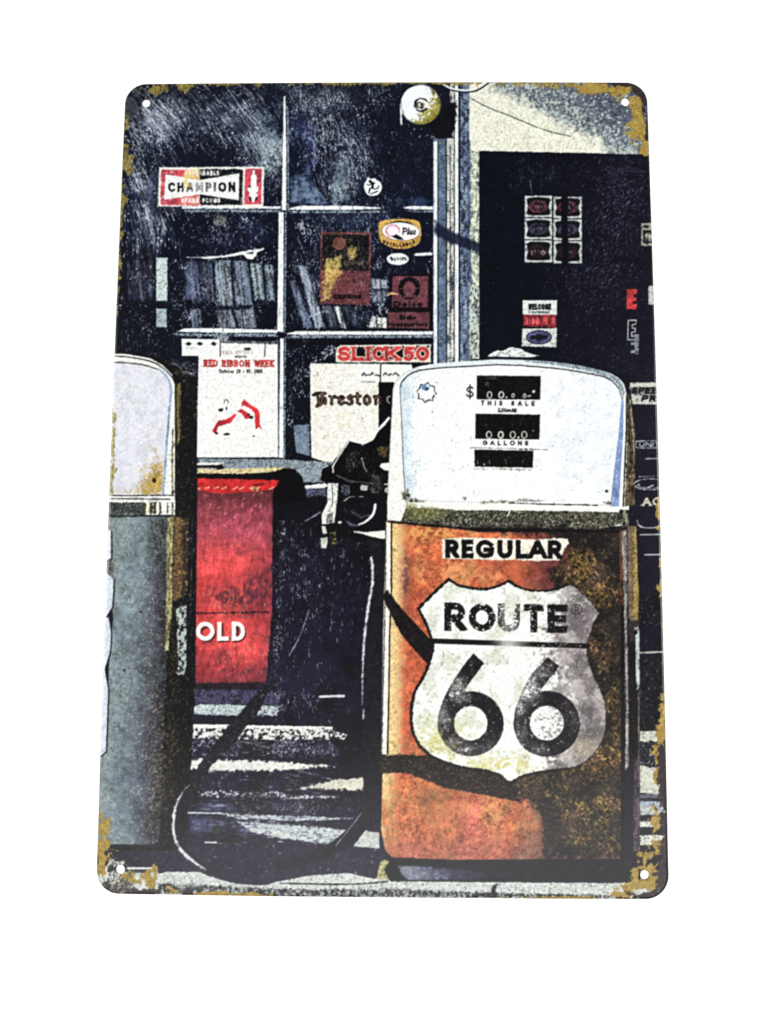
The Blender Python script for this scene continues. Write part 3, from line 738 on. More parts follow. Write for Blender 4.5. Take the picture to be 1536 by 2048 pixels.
P([(474, 822), (482, 817), (499, 828), (500, 835), (491, 838), (483, 827)], rr, 'ribred', rough=.4)
P([(483, 814), (483, 804), (488, 798), (499, 808), (515, 817), (519, 826), (519, 847), (523, 858), (517, 853), (511, 859), (509, 847), (509, 826), (502, 818), (487, 810)], rr, 'ribred', rough=.4)
for (x_, y_, a_, b_) in [(441, 819, 5, 4), (502, 834, 4, 3), (452, 868, 6, 2.2), (507, 872, 3, 1.5), (433, 866, 3, 2), (453, 816, 1.6, 4), (497, 829, 3, 2)]:
    E(x_, y_, a_, b_, (30, 26, 30), 'ribbon', rough=1)
S(arc(452, 804, 4, 5, 170, 370), 1.8, (60, 56, 56), 'ribbon')
S([(555.5, 684), (556.5, 914)], 1.6, (90, 94, 100), 'ribbon', rough=.6)

# red serif sign
P([(671, 696), (682, 690), (861, 688), (861, 724), (671, 724)], mot((236, 234, 220), (180, 176, 160), 4, .9), 'slick', rough=.8)
P([(680, 693), (857, 691), (857, 718), (690, 720), (676, 710)], (18, 16, 20), 'slick', rough=2)
SA = [(675, 701), (703, 727), (732, 741), (744, 768), (769, 799), (800, 802), (806, 828), (831, 858)]
letters('SLICK 50', 672, 860, 690.5, 723.5, 11.5, (238, 232, 214), 'slick', adv=[(a_ - 2, b_ + 2) for a_, b_ in SA], serif=.16, rough=.8)
letters('SLICK 50', 674, 858, 692.5, 721.5, 7.6, mot((196, 66, 66), (160, 46, 50), 4, .6), 'slicktxt', adv=SA, serif=.16, rough=.6)
# cream poster with blackletter
pc = mot((243, 242, 234), (231, 227, 208), 8, .8, c3=(170, 164, 132), th3=2.2, seed=29)
P([(619.5, 726), (714, 727), (825, 729), (822, 764), (757, 764), (757, 862), (746, 880), (727, 889), (697, 881), (664, 926), (640, 920), (622, 914)], pc, 'tyre', rough=.7)
P([(714, 727), (824, 729), (822, 763), (712, 764)], (240, 241, 236), 'tyre')
P([(757, 764), (785, 764), (780, 880), (757, 868)], (11, 11, 18), 'glass', rough=.6); S([(761, 728), (760, 766)], 2.4, (20, 20, 26), 'tyre')
P([(822, 726), (850, 726), (840, 734), (824, 734)], BLK, 'glass')
for i_, (xa, xb) in enumerate([(724, 731), (733, 738), (741, 746), (750, 758), (766, 774), (777, 782), (785, 797)]):
    S([(xa, 750), ((xa + xb) / 2, 745 + (i_ % 2) * 4), (xb, 751 - (i_ % 3) * 2)], 2.6, (40, 40, 44), 'tyretxt', rough=.8)
scribble(722, 762, 752, 3, (150, 146, 136), 9, 1.2, .8)
FB = {'F': [[(4, 4), (30, 2)], [(10, 4), (13, 26), (7, 34)], [(20, 3), (20, 24)], [(12, 15), (20, 13)]],
      'i': [[(24, 12), (25, 25), (29, 24)]]}
bl = []
def bletter(dx, segs):
    for q in segs:
        bl.append([(626 + dx + x_ * .92, 784 + y_ * .86) for x_, y_ in q])
bletter(0, [[(1, 6), (8, 2), (26, 3)], [(9, 5), (13, 24), (8, 33)], [(19, 4), (19, 24), (14, 30)], [(12, 15), (20, 14)], [(20, 12), (26, 14), (26, 26)]])
bletter(33, [[(0, 9), (4, 11), (4, 27)], [(5, 13), (10, 9), (14, 12)]])
bletter(50, [[(13, 24), (7, 28), (2, 24), (2, 13), (8, 9), (12, 13), (3, 19)]])
bletter(67, [[(13, 11), (8, 8), (3, 12), (12, 21), (11, 26), (5, 28), (1, 25)]])
bletter(84, [[(5, 3), (5, 25), (10, 27)], [(1, 10), (11, 9)]])
bletter(100, [[(8, 8), (2, 13), (3, 24), (8, 28), (14, 23), (13, 13), (8, 8)]])
bletter(121, [[(1, 10), (4, 11), (4, 27)], [(5, 13), (10, 8), (14, 12), (14, 27)]])
for q in bl:
    S(q, 6.4, (28, 20, 18), 'tyretxt', rough=.7)
for q in bl:
    S(q, 1.4, (150, 112, 92), 'tyretxt', rough=.9)
S([(779, 806), (774, 802), (774, 794), (780, 792)], 2, (200, 190, 170), 'tyretxt')
P([(586, 850), (618, 848), (620, 912), (592, 904)], mot((124, 140, 156), (84, 98, 116), 3, .5), 'sill', rough=1)
put(*(lambda s: (s, scratches([(740, 560, 90, 70), (620, 500, 40, 70)], 380, 76, 12, 2, 14, 1, 0, .5, 19)[s]))(box([(578, 428), (866, 660)])), (200, 204, 204))
# ledge
P([(395, 916), (560, 918), (668, 924), (650, 964), (604, 964), (590, 944), (560, 940), (395, 940)], mot((140, 152, 160), (84, 96, 106), 3, .6, c3=(206, 212, 208), th3=1.4), 'sill', rough=1.2)
S([(393, 915.5), (560, 916)], 2, (40, 44, 54), 'sill', rough=.8)
R(393, 925, 446, 930, (236, 236, 226), 'sill', rough=1); R(393, 930, 440, 935, BLK, 'sill', rough=1); P([(432, 931), (444, 926), (448, 940), (433, 942)], BLK, 'sill', rough=1)
P([(393, 936), (432, 938), (470, 937), (560, 934), (585, 940), (560, 944), (480, 947), (393, 946)], mot((222, 206, 150), (170, 150, 96), 4, .5, c3=(244, 240, 220), th3=.9), 'sill', rough=1.4)
P([(598, 972), (650, 966), (655, 970), (648, 976), (602, 978)], (232, 236, 230), 'sill', rough=1.2)
P([(596, 978), (650, 976), (650, 992), (640, 990), (600, 996)], mot((92, 94, 116), (40, 40, 58), 3, .4), 'sill', rough=2, soft=3)

# ---------------------------------------------------------------- red cabinet
P([(392, 950), (470, 950), (540, 944), (570, 936), (590, 938), (604, 954), (612, 985), (612, 1000), (560, 1010), (392, 1000)], (13, 12, 18), 'cablid', rough=1.5)


def cabcol(x, y, s):
    n = nz(30, 16, 0, 71)[s]; n2 = nz(5, 7, 20, 72)[s]; n3 = nz(1.8, seed=73)[s]; nv = nz(3.5, 16, 0, 74)[s]
    t = (y - 985) / 380
    o = np.stack([np.interp(t, [0, .1, .22, .34, .5, .62, .8, .93, 1], ch) for ch in (np.array([104, 126, 176, 218, 222, 208, 214, 190, 120]) / 255, np.array([48, 56, 74, 80, 76, 68, 72, 62, 48]) / 255, np.array([54, 64, 84, 80, 74, 68, 74, 64, 56]) / 255)], -1)
    o = lerp(o, col((104, 46, 58)), np.clip(sstep(n + .4 * n2 + .3 * nv, .8, 2.0) * .4, 0, 1))
    sm = np.exp(-((x - 474) / 56) ** 2 - ((y - 1194) / 24) ** 2) + .7 * np.exp(-((x - 520) / 40) ** 2 - ((y - 1170) / 22) ** 2) + .5 * np.exp(-((x - 440) / 40) ** 2 - ((y - 1330) / 26) ** 2) + .5 * np.exp(-((x - 500) / 50) ** 2 - ((y - 1345) / 16) ** 2)
    o = lerp(o, col((92, 44, 54)), np.clip(sm * (.75 + .35 * n2 + .2 * n3), 0, .9))
    o = lerp(o, col((222, 140, 150)), sstep(n2 + .8 * n3, 1.8, 2.9) * .6 * sstep(y, 1130, 1010))
    o = lerp(o, col((196, 88, 116)), np.exp(-((x - 500) / 60) ** 2 - ((y - 1050) / 34) ** 2) * np.clip(.6 + .5 * n2, 0, 1) * .7)
    o = lerp(o, col((60, 30, 40)), sstep(x + 6 * n2 + 4 * n3, 532, 556) * .3)
    return np.clip(o * (1 + .07 * n3[..., None] + .05 * nv[..., None]), 0, 1)


P([(393, 960), (550, 966), (545, 990), (543, 1230), (531, 1366), (388, 1368), (391, 1200)], cabcol, 'cab', rough=1.2)
P([(394, 956), (558, 960), (552, 972), (547, 977), (534, 980), (443, 987), (396, 980)], mot((206, 48, 48), (166, 34, 40), 6, .8), 'cab', rough=1.2)
for x_ in (400, 414, 432, 448, 470, 482, 504, 514, 542):
    S([(x_ - 4, 976 + (x_ % 3)), (x_ + 4, 974 + (x_ % 2))], 2.6, (238, 190, 150), 'cab', rough=1)
S([(508, 969), (528, 968)], 2.2, (70, 20, 24), 'cab'); P([(500, 975), (516, 974), (514, 983), (504, 981)], mot((226, 190, 140), (150, 60, 50), 3, .2), 'cab', rough=1.4)
S([(392, 1226), (536, 1224)], 3.4, (70, 26, 36), 'cab', rough=1.2)
put(*(lambda s: (s, scratches([(480, 1300, 60, 60), (460, 1210, 60, 40), (536, 1290, 9, 60), (530, 1340, 14, 30)], 900, 88, 12, 2, 14, 1, 0, .7, 17)[s]))(box([(392, 990), (545, 1366)])), (240, 196, 150))
letters('OLD', 394.5, 492, 1246, 1284, 10, (60, 20, 26), 'cab', gap=.1, adv=[(394, 431), (436.5, 459), (466, 492)], a=.85, soft=3)
letters('OLD', 391.5, 490, 1243, 1281, 8.6, (246, 242, 236), 'cabtxt', gap=.1, adv=[(391.5, 428.5), (434, 457), (463, 489.5)], rough=.5)
P([(388, 1366), (531, 1364), (528, 1380), (386, 1382)], (44, 34, 44), 'floor', rough=2, soft=3)

# ---------------------------------------------------------------- floor stripes and steps
P([(386, 1378), (516, 1380), (500, 1408), (385, 1408)], mot((70, 68, 96), (42, 38, 60), 4, .6, c3=(130, 132, 160), th3=1.6), 'floor', rough=1.5, soft=3)
P([(530, 1384), (560, 1390), (556, 1410), (520, 1408)], mot((84, 82, 108), (46, 42, 64), 4, .4), 'floor', rough=2, soft=4)
P([(388, 1412), (400, 1408), (495, 1410), (478, 1431), (385, 1428)], mot((190, 204, 206), (126, 138, 142), 4, .6, c3=(240, 246, 240), th3=.9), 'stripe', rough=1)
P([(527, 1412), (558, 1412), (552, 1430), (511, 1431)], mot((200, 210, 208), (110, 118, 124), 3, .5), 'stripe', rough=4, soft=3.5, rs=4)
P([(384, 1448), (456, 1449), (665, 1453), (664, 1459), (384, 1458)], (240, 243, 234), 'stripe', rough=1)
P([(384, 1456), (650, 1457), (695, 1468), (690, 1478), (560, 1481), (384, 1476)], mot((226, 228, 222), (30, 28, 40), 6, .15, sy=5, soft=.25, seed=33), 'stripe', rough=2.5)
P([(380, 1478), (680, 1482), (670, 1516), (380, 1512)], mot((46, 42, 66), (26, 22, 40), 5, .3, c3=(206, 206, 216), th3=1.15, sy=7), 'floor', rough=3)
P([(378, 1518), (480, 1520), (600, 1526), (668, 1531), (610, 1537), (560, 1541), (440, 1541), (378, 1539)], mot((232, 235, 224), (190, 192, 182), 5, 1.2), 'stripe', rough=4, soft=3.5, rs=4)
P([(392, 1579), (560, 1584), (576, 1590), (560, 1594), (400, 1592)], mot((40, 36, 58), (206, 208, 210), 5, .35, sy=4, soft=.25), 'floor', rough=3)
P([(602, 1577), (640, 1566), (669, 1560), (725, 1555), (725, 1579), (660, 1579)], mot((222, 220, 200), (176, 172, 156), 4, .8), 'stripe', rough=4, soft=3.5, rs=4)
P([(400, 1606), (560, 1606), (540, 1622), (400, 1620)], mot((70, 72, 104), (44, 40, 68), 5, .2), 'floor', rough=4, soft=6, a=.8)
S([(375, 1625), (440, 1626), (500, 1632), (560, 1640)], [2.6, 3, 2.5, 1.5], (206, 214, 216), 'stripe', rough=1)
P([(440, 1628), (560, 1630), (705, 1636), (640, 1640), (560, 1641), (480, 1638)], mot((196, 206, 204), (96, 96, 124), 6, .4, sy=3), 'stripe', rough=2)
P([(470, 1642), (560, 1648), (700, 1660), (672, 1690), (560, 1676), (500, 1664)], mot((196, 206, 202), (104, 106, 132), 9, .5, sy=3, c3=(236, 240, 230), th3=.9), 'stripe', rough=2.5, soft=3)
P([(380, 1634), (470, 1640), (500, 1664), (380, 1664)], mot((62, 60, 92), (100, 112, 140), 9, .7, sy=3), 'floor', rough=4, soft=8)
P([(729, 1661), (758, 1665), (758, 1697), (706, 1693)], mot((206, 210, 204), (160, 164, 160), 4, .7), 'stripe', rough=1)
P([(560, 1590), (680, 1590), (670, 1596), (560, 1598)], mot((200, 204, 206), (50, 46, 66), 4, -.1, sy=3), 'stripe', rough=2)
S([(410, 1684), (432, 1685)], 4, (210, 214, 216), 'stripe', rough=.8); S([(432, 1686), (480, 1689)], 1.5, (120, 116, 146), 'stripe', rough=1)
SC = scratches([(560, 1560, 150, 90), (480, 1700, 90, 50), (520, 1500, 120, 30), (640, 1720, 70, 30)], 1000, 86, 16, 1, 9, 1, 0, .65, 20)
SC = np.maximum(SC, scratches([(610, 1200, 60, 150), (590, 1100, 50, 90), (620, 1400, 60, 50), (690, 1130, 40, 90)], 1300, 88, 8, 2, 16, 1, 0, .85, 21))
SC = np.maximum(SC, scratches([(562, 1150, 9, 130), (570, 1050, 14, 60), (552, 1290, 8, 60), (560, 1400, 12, 40)], 900, 88, 12, 1, 9, 1, 0, .9, 24))
SC = np.maximum(SC, scratches([(640, 1500, 60, 20), (560, 1620, 150, 30), (430, 1560, 40, 30), (600, 1720, 80, 24), (450, 1720, 60, 24)], 900, 88, 10, 2, 12, 1, 0, .85, 29))
SC *= np.clip(.8 + .7 * nz(9, 14, 0, 35)[FULL], .1, 1.3)
SC = np.maximum(SC, scratches([(600, 1620, 30, 20), (590, 1610, 30, 12)], 160, 130, 8, 3, 18, 1, 0, .6, 22))
dk_ = sstep(nz(34, 60, 10, 36)[FULL] + .3 * nz(8, seed=37)[FULL], -.1, 1.2) * (LAB == PARTS['floor'][0]) * (YY > 1000)
put(FULL, dk_ * .6, (17, 15, 19))
E(605, 1180, 90, 120, (34, 31, 58), 'floor', rough=14, soft=80, a=.4, rs=14); E(600, 1350, 60, 50, (44, 40, 68), 'floor', rough=14, soft=60, a=.55, rs=14); E(700, 1230, 50, 70, (33, 30, 54), 'floor', rough=14, soft=60, a=.4, rs=14)
put(FULL, SC * (XX > 392) * (XX < 770) * (YY > 1000) * (LAB == PARTS['floor'][0]), (206, 208, 218))
SH_ = scratches([(520, 1650, 130, 26), (600, 1570, 90, 20), (480, 1530, 90, 14), (520, 1490, 110, 14), (440, 1610, 50, 14), (600, 1690, 80, 12)], 520, 3, 4, 8, 70, 2, 0, .5, 41)
put(FULL, SH_ * np.clip(.6 + .6 * nz(10, 4, 3, 42)[FULL], 0, 1) * (XX > 380) * (XX < 728) * (YY > 1440) * (YY < 1720), (186, 192, 196))
S([(639, 1393), (662, 1392), (687, 1391.5)], 5, (220, 224, 228), 'floor', rough=.7)
S([(617, 1220), (600, 1270), (577, 1312)], 1.6, (150, 152, 176), 'floor', rough=.8, sm=4)

# ---------------------------------------------------------------- kerb
kerb = mot((206, 210, 204), (150, 156, 152), 4, .7, c3=(236, 240, 234), th3=1.0, seed=37)
P([(190, 1744), (398, 1743), (560, 1745), (800, 1745), (1340, 1766), (1340, 1810), (190, 1810)], kerb, 'kerb', rough=1.2)
P([(315, 1766), (420, 1770), (560, 1778), (800, 1778), (940, 1784), (1240, 1790), (1240, 1795), (560, 1792), (315, 1786)], mot((120, 124, 124), (22, 22, 30), 5, -.2, sy=7, soft=.25, c3=(220, 222, 214), th3=.9, seed=38), 'kerb', rough=3, soft=3)
S([(560, 1766), (700, 1768), (776, 1762)], 3, (34, 34, 44), 'kerb', rough=.8, sm=4); S([(763, 1762), (763, 1796)], 1.6, (110, 112, 104), 'kerb')
P([(984, 1770), (994, 1768), (990, 1780), (996, 1788), (986, 1795), (982, 1782)], (20, 20, 28), 'kerb', rough=1.6); R(516, 1785, 522, 1796, (24, 22, 28), 'kerb', rough=1)
# hose loop on the ground (dark)
P([(330, 1690), (420, 1690), (560, 1690), (690, 1690), (770, 1700), (765, 1752), (747, 1757), (695, 1745), (612, 1751), (560, 1762), (528, 1770), (476, 1768), (437, 1758), (398, 1743), (340, 1740), (316, 1748), (318, 1700)],
  mot((42, 37, 60), (34, 30, 48), 7, .4, c3=(140, 140, 160), th3=2.3), 'floor', rough=1.2)
R(208, 1689, 318, 1742, mot((40, 38, 54), (34, 32, 46), 5, .5, c3=(120, 116, 130), th3=2.4), 'lp', rough=1.5)
S([(255, 1736), (306, 1736)], 4, (226, 230, 226), 'kerb', rough=.8); S([(255, 1742), (300, 1743)], 6, (60, 62, 60), 'kerb', rough=1.6)

# ---------------------------------------------------------------- hoses
hb = mot((34, 31, 42), (24, 22, 32), 6, .4)
P([(528, 1366), (560, 1352), (536, 1384), (512, 1430), (492, 1452), (468, 1490), (434, 1520), (418, 1536), (412, 1562), (392, 1584), (376, 1568), (396, 1530), (440, 1472), (462, 1446), (492, 1410)], mot((40, 36, 46), (26, 23, 32), 6, .3, c3=(110, 108, 120), th3=2.0), 'hose', rough=1.6)
S([(742, 1070), (752, 1110), (755, 1150), (750, 1210), (742, 1280), (741, 1400), (743, 1520), (742, 1590), (726, 1640), (690, 1680), (640, 1708), (560, 1730)], [26, 26, 26, 26, 30, 34, 36, 34, 30, 28, 24, 20], hb, 'hose', sm=6, rough=.8)
S([(742, 1115), (745, 1151), (742, 1180), (737, 1206), (729, 1268), (725, 1333), (724, 1411)], [3.5, 5, 5.4, 5.6, 5, 3, 1], mot((222, 226, 232), (150, 152, 166), 5, .8, sy=12), 'hose', sm=6, rough=1.4, soft=2.5)
S([(727, 1418), (726, 1436)], 4, (180, 180, 186), 'hose', rough=1.2); S([(722, 1626), (700, 1655), (672, 1690)], 1.6, (150, 150, 160), 'hose', rough=.8, sm=4)

# ---------------------------------------------------------------- nozzle
P([(640, 960), (644, 938), (664, 928), (664, 930), (696, 880), (718, 894), (730, 892), (748, 878), (758, 858), (776, 834), (780, 860), (778, 1005), (764, 1006), (755, 1018), (752, 1010), (690, 1000), (655, 966)], (11, 11, 15), 'nozzle', rough=1)
P([(640, 1000), (780, 990), (776, 1080), (700, 1080), (650, 1060)], (17, 16, 24), 'nozzle', rough=4, soft=6)
S([(664, 934), (676, 914), (697, 882)], 3, (220, 224, 224), 'nozzle', rough=.6); S([(665, 932), (666, 944)], 3, (210, 212, 206), 'nozzle', rough=1)
P([(654.5, 965), (676, 967), (674, 1000), (672, 1012), (668, 1045), (643, 1048.5), (643, 1028), (654, 1006)], mot((240, 242, 232), (160, 166, 158), 4, .9), 'nozzle', rough=.7)
S([(664, 968), (665, 1000), (663, 1014)], 1.8, (70, 72, 74), 'nozzle'); P([(654, 1028), (666, 1024), (664, 1044), (652, 1046)], mot((150, 156, 150), (60, 62, 60), 3, .2), 'nozzle', rough=.8)
P([(680, 970), (700, 970), (700, 990), (684, 990)], mot((96, 108, 118), (30, 32, 42), 3, .2), 'nozzle', rough=2); P([(720, 970), (736, 970), (734, 980), (722, 980)], (190, 186, 182), 'nozzle', rough=1.6)
S([(777, 836), (770, 844)], 5, (240, 242, 240), 'nozzle', flat=True); S([(767, 848), (763, 852)], 6, (240, 242, 240), 'nozzle', flat=True); S([(761, 854), (756, 859)], 5, (230, 232, 228), 'nozzle', flat=True)
P([(759, 932), (762, 926), (782, 924), (782, 942), (768, 940)], (240, 240, 234), 'nozzle', rough=.6); S([(769, 968), (775, 968)], 2.6, (226, 226, 226), 'nozzle'); P([(768, 976), (776, 974), (775, 986), (770, 984)], (180, 180, 178), 'nozzle', rough=1)
P([(752, 895), (776, 890), (778, 915), (757, 912)], mot((92, 72, 44), (26, 22, 20), 4, .1), 'nozzle', rough=2, soft=3); S([(723, 916), (728, 934), (733, 942)], 2, (170, 164, 160), 'nozzle', rough=1)
S([(750, 1009), (747, 1024), (741, 1034), (730, 1043), (717, 1049)], [5, 5, 5, 4, 3], (232, 236, 236), 'nozzle', sm=4, rough=.5)
P([(700, 900), (716, 906), (712, 930), (698, 950), (690, 930)], mot((30, 30, 34), (14, 14, 18), 4, .3, c3=(120, 118, 116), th3=1.4), 'nozzle', rough=4, soft=8)
P([(738, 946), (762, 950), (760, 990), (740, 984)], mot((44, 40, 38), (16, 15, 18), 5, .2, c3=(130, 122, 110), th3=1.3), 'nozzle', rough=4, soft=6)
S([(672, 950), (700, 962), (740, 966)], 2.4, (120, 120, 124), 'nozzle', rough=1.6, soft=3, a=.7); S([(704, 1024), (722, 1034), (736, 1030)], 3, (74, 72, 80), 'nozzle', rough=1.6, soft=3)
S([(688, 1001), (700, 993), (726, 993)], 2, (180, 180, 186), 'nozzle', rough=1.2); S([(610, 1042), (640, 1024)], 1.6, (130, 132, 146), 'nozzle', rough=1)
E(679, 1044, 4, 2.6, (226, 226, 222), 'nozzle', rough=.8); P([(643, 1052), (650, 1052), (653, 1066), (646, 1068)], (216, 218, 206), 'nozzle', rough=1.2); P([(641, 1076), (655, 1074), (652, 1096), (642, 1096)], mot((226, 228, 218), (150, 154, 140), 3, .5), 'nozzle', rough=.9)
P([(658, 1066), (672, 1060), (672, 1090), (664, 1088)], mot((60, 54, 34), (20, 18, 22), 4, .1, c3=(190, 176, 100), th3=1.1), 'nozzle', rough=2.5)
P([(706, 1062), (730, 1064), (772, 1060), (772, 1078), (740, 1072)], (236, 236, 226), 'nozzle', rough=1); P([(690, 1040), (716, 1052), (700, 1052)], (84, 80, 110), 'nozzle', rough=1)

put(*(lambda s: (s, scratches([(720, 930, 40, 40), (750, 960, 24, 50), (700, 1020, 50, 30)], 420, 80, 30, 1, 9, 1, 0, .6, 23)[s] * np.clip(.6 + .7 * nz(12, seed=39)[s], 0, 1)))(box([(640, 870), (776, 1080)])), (190, 186, 184))

# ---------------------------------------------------------------- grey pump (cut off by the left edge)
side = mot((24, 22, 24), (14, 13, 18), 5, .3, c3=(96, 84, 62), th3=1.75, sy=8, seed=43)
P([(190, 700), (240, 703), (330, 718), (372, 738), (392, 752), (394, 1000), (390, 1366), (384, 1500), (375, 1600), (372, 1700), (190, 1700)], side, 'lpside', rough=1.5)
put(*(lambda s: (s, scratches([(385, 745, 30, 8), (360, 728, 30, 6)], 160, 24, 6, 4, 30, 1, 0, .5, 25)[s]))(box([(300, 700), (400, 770)])), (170, 172, 176))
P([(200, 706), (250, 707), (300, 716), (325, 730), (343, 748), (349, 768), (350, 880), (349, 1000), (200, 1000)], mot((242, 243, 236), (206, 206, 196), 6, 1.2), 'lp', rough=.5)
S([(200, 711), (250, 713), (300, 722), (328, 738), (346, 758), (351, 775)], 2.2, (20, 20, 26), 'lp', sm=4); S([(200, 703), (262, 706), (318, 719), (345, 742), (356, 768)], 4, (15, 15, 20), 'lpside', sm=4, rough=1)
P([(352, 768), (361, 764), (360, 878), (354, 890)], mot((112, 106, 62), (40, 36, 28), 4, .6, sy=16), 'lpside', rough=1.2)


def lpf(x, y, s):
    n = nz(2.2, seed=81)[s]; n2 = nz(10, seed=82)[s]
    o = lerp(col((228, 229, 236)), col((216, 218, 228)), sstep(n2, -.5, 1))
    r = np.exp(-((x - 306) / 26) ** 2 - ((y - 962) / 34) ** 2) * 1.6 + np.exp(-((x - 312) / 26) ** 2 - ((y - 905) / 60) ** 2) * .55 + np.exp(-((x - 270) / 60) ** 2 - ((y - 985) / 14) ** 2) * .8
    o = lerp(o, col((168, 134, 42)), sstep(r + .4 * n + .15 * n2, .8, 1.5) * .85)
    o = lerp(o, col((206, 206, 200)), (sstep(n, 1.0, 1.8) * .5))
    return np.clip(o * (1 + .03 * n[..., None]), 0, 1)


P([(200, 724), (228, 726), (262, 728), (289, 732), (316, 741), (332, 755), (339, 775), (338, 800), (331, 888), (326, 960), (324, 989), (200, 989)], lpf, 'lpface', rough=.5)
S([(200, 722), (228, 724), (262, 726), (289, 730), (318, 739)], 2.2, (22, 24, 30), 'lp', sm=4)
S([(318, 739), (334, 754), (341, 776), (340, 800), (333, 888), (328, 960), (326, 990)], 4.6, mot((150, 176, 200), (90, 110, 140), 6, .8, sy=20), 'lp', sm=4, rough=.8)
S([(345, 860), (344, 920), (345, 990)], 3, mot((120, 110, 50), (40, 38, 34), 4, .1, sy=10), 'lp', rough=1.6); S([(350, 775), (350, 990)], 1.6, (40, 36, 34), 'lp', rough=.8)
E(308, 960, 4, 5, (40, 28, 20), 'lpface', rough=1.6)
S([(200, 989.5), (250, 991), (346, 990)], 2.2, (20, 22, 30), 'lp', rough=.6)
P([(200, 992), (346, 993), (350, 1002), (349, 1031), (200, 1030)], mot((238, 240, 234), (180, 184, 176), 5, 1.2), 'lpbelt', rough=.6)
S([(200, 996.5), (340, 998)], 2.4, (24, 26, 30), 'lpbelt', rough=.8)
P([(200, 1004), (286, 1004), (290, 1030), (200, 1030)], mot((74, 80, 78), (32, 36, 38), 3, .2, c3=(160, 166, 160), th3=1.5), 'lpbelt', rough=1)
for (xa, xb) in [(286, 292), (299, 305), (306, 312), (318, 322), (333, 336), (343, 346)]:
    P([(xa, 1004), (xb, 1004), (xb, 1026), (xa, 1028)], mot((50, 44, 30), (120, 104, 50), 3, .5), 'lpbelt', rough=1.4)
S([(200, 1032), (346, 1030)], 2.4, (18, 20, 24), 'lpbelt', rough=.7)


def lpb(x, y, s):
    n = nz(2.2, seed=83)[s]; n2 = nz(30, seed=84)[s]; n3 = nz(5, 4, 30, 85)[s]
    xs = x + (y - 1035) * .028
    xs = x + (y - 1035) * .055
    o = np.stack([np.interp(xs + 5 * n2 + 6 * n, [205, 250, 290, 312, 332, 355], ch) for ch in (np.array([134, 126, 110, 86, 58, 36]) / 255, np.array([145, 140, 122, 88, 56, 34]) / 255, np.array([142, 142, 128, 96, 60, 36]) / 255)], -1)
    o = lerp(o, col((82, 92, 98)), sstep(n3 + .4 * n, .5, 1.6) * .5)
    o = lerp(o, col((190, 200, 192)), sstep(-n - .3 * n3, 1.2, 2.0) * .5)
    o = lerp(o, col((112, 128, 148)), sstep(n2, .6, 1.4) * .25)
    return np.clip(o, 0, 1)


P([(190, 1034), (336, 1032), (334, 1300), (326, 1500), (318, 1690), (190, 1690)], lpb, 'lp', rough=1.5, soft=4)
P([(300, 1036), (336, 1034), (336, 1120), (318, 1140), (296, 1110)], mot((92, 98, 96), (36, 36, 40), 3, .2, sy=5), 'lp', rough=6, soft=10, a=.7)
P([(334, 1034), (346, 1032), (344, 1210), (336, 1300), (330, 1300)], mot((170, 168, 116), (80, 76, 54), 4, .4, sy=14, c3=(226, 222, 170), th3=1.1), 'lp', rough=1.4)
P([(347, 1034), (378, 1034), (374, 1190), (344, 1200)], grad([(344, (40, 34, 34)), (358, (84, 62, 52)), (368, (120, 92, 56)), (379, (50, 42, 42))], 1, .01, noise=4, nsc=6, grain=.14, seed=44, fl=[((150, 120, 66), 4, 1.4, 45)]), 'lpside', rough=1)
P([(378, 1034), (392, 1034), (388, 1366), (374, 1366)], mot((22, 20, 28), (12, 12, 18), 4, .4, c3=(120, 116, 128), th3=2.0, sy=10), 'lpside', rough=.8)
S([(384, 1034), (381, 1200)], 1.2, (110, 106, 104), 'lpside', rough=.8, a=.6)
P([(352, 1216), (373, 1210), (372, 1330), (368, 1349), (351, 1349), (356, 1330)], mot((176, 190, 188), (26, 28, 34), 6, .25, sy=9, soft=.3, c3=(226, 226, 170), th3=1.3), 'lpside', rough=1.6)
put(*(lambda s: (s, scratches([(345, 1320, 14, 110), (340, 1480, 24, 90), (330, 1600, 26, 70), (360, 1200, 16, 14)], 1300, 112, 16, 1, 9, 1, 0, .75, 26)[s]))(box([(300, 1190), (388, 1690)])), (176, 156, 92))
put(*(lambda s: (s, scratches([(305, 1400, 16, 220), (312, 1560, 30, 100)], 1500, 120, 18, 1, 7, 1, 0, .7, 27)[s]))(box([(280, 1200), (360, 1690)])), (196, 190, 180))
E(248, 1340, 2.6, 2.4, BLK, 'lp'); E(281, 1223, 2.6, 2, BLK, 'lp'); E(231, 1230, 10, 16, (96, 108, 112), 'lp', soft=8, a=.6)
# torn label along the edge
tl = [(180, 1060), (221.5, 1060), (221.5, 1117), (212, 1120), (213, 1144), (226.5, 1157), (226, 1185), (224, 1213), (212, 1233.5), (217, 1234.5), (222, 1268), (219, 1305), (209, 1338), (216, 1378), (213, 1453.5), (211.5, 1502), (201, 1511), (180, 1512)]
P([(x_ + 2.6, y_ + 1.5) for x_, y_ in tl], (16, 16, 20), 'lp', rough=.6)
P(tl, mot((214, 220, 232), (188, 194, 206), 8, 1.0), 'lptorn', rough=.4)
P([(205, 1120), (221, 1120), (228, 1128), (227, 1157), (213, 1146), (205, 1140)], mot((110, 112, 108), (60, 62, 62), 3, .3), 'lp', rough=.8)
P([(224, 1214), (212, 1233), (217, 1234), (222, 1266), (226, 1240)], (20, 20, 24), 'lp'); P([(219, 1306), (209, 1338), (216, 1377), (217, 1340)], (20, 20, 24), 'lp')
P([(208, 1688), (318, 1689), (318, 1694), (208, 1694)], (34, 32, 44), 'lp', rough=1.2)
S([(386, 1560), (366, 1592), (354, 1630), (353, 1662), (364, 1694), (392, 1722), (430, 1744)], [6, 10, 12, 13, 14, 14, 10], (30, 28, 38), 'hose', sm=5, rough=.8)
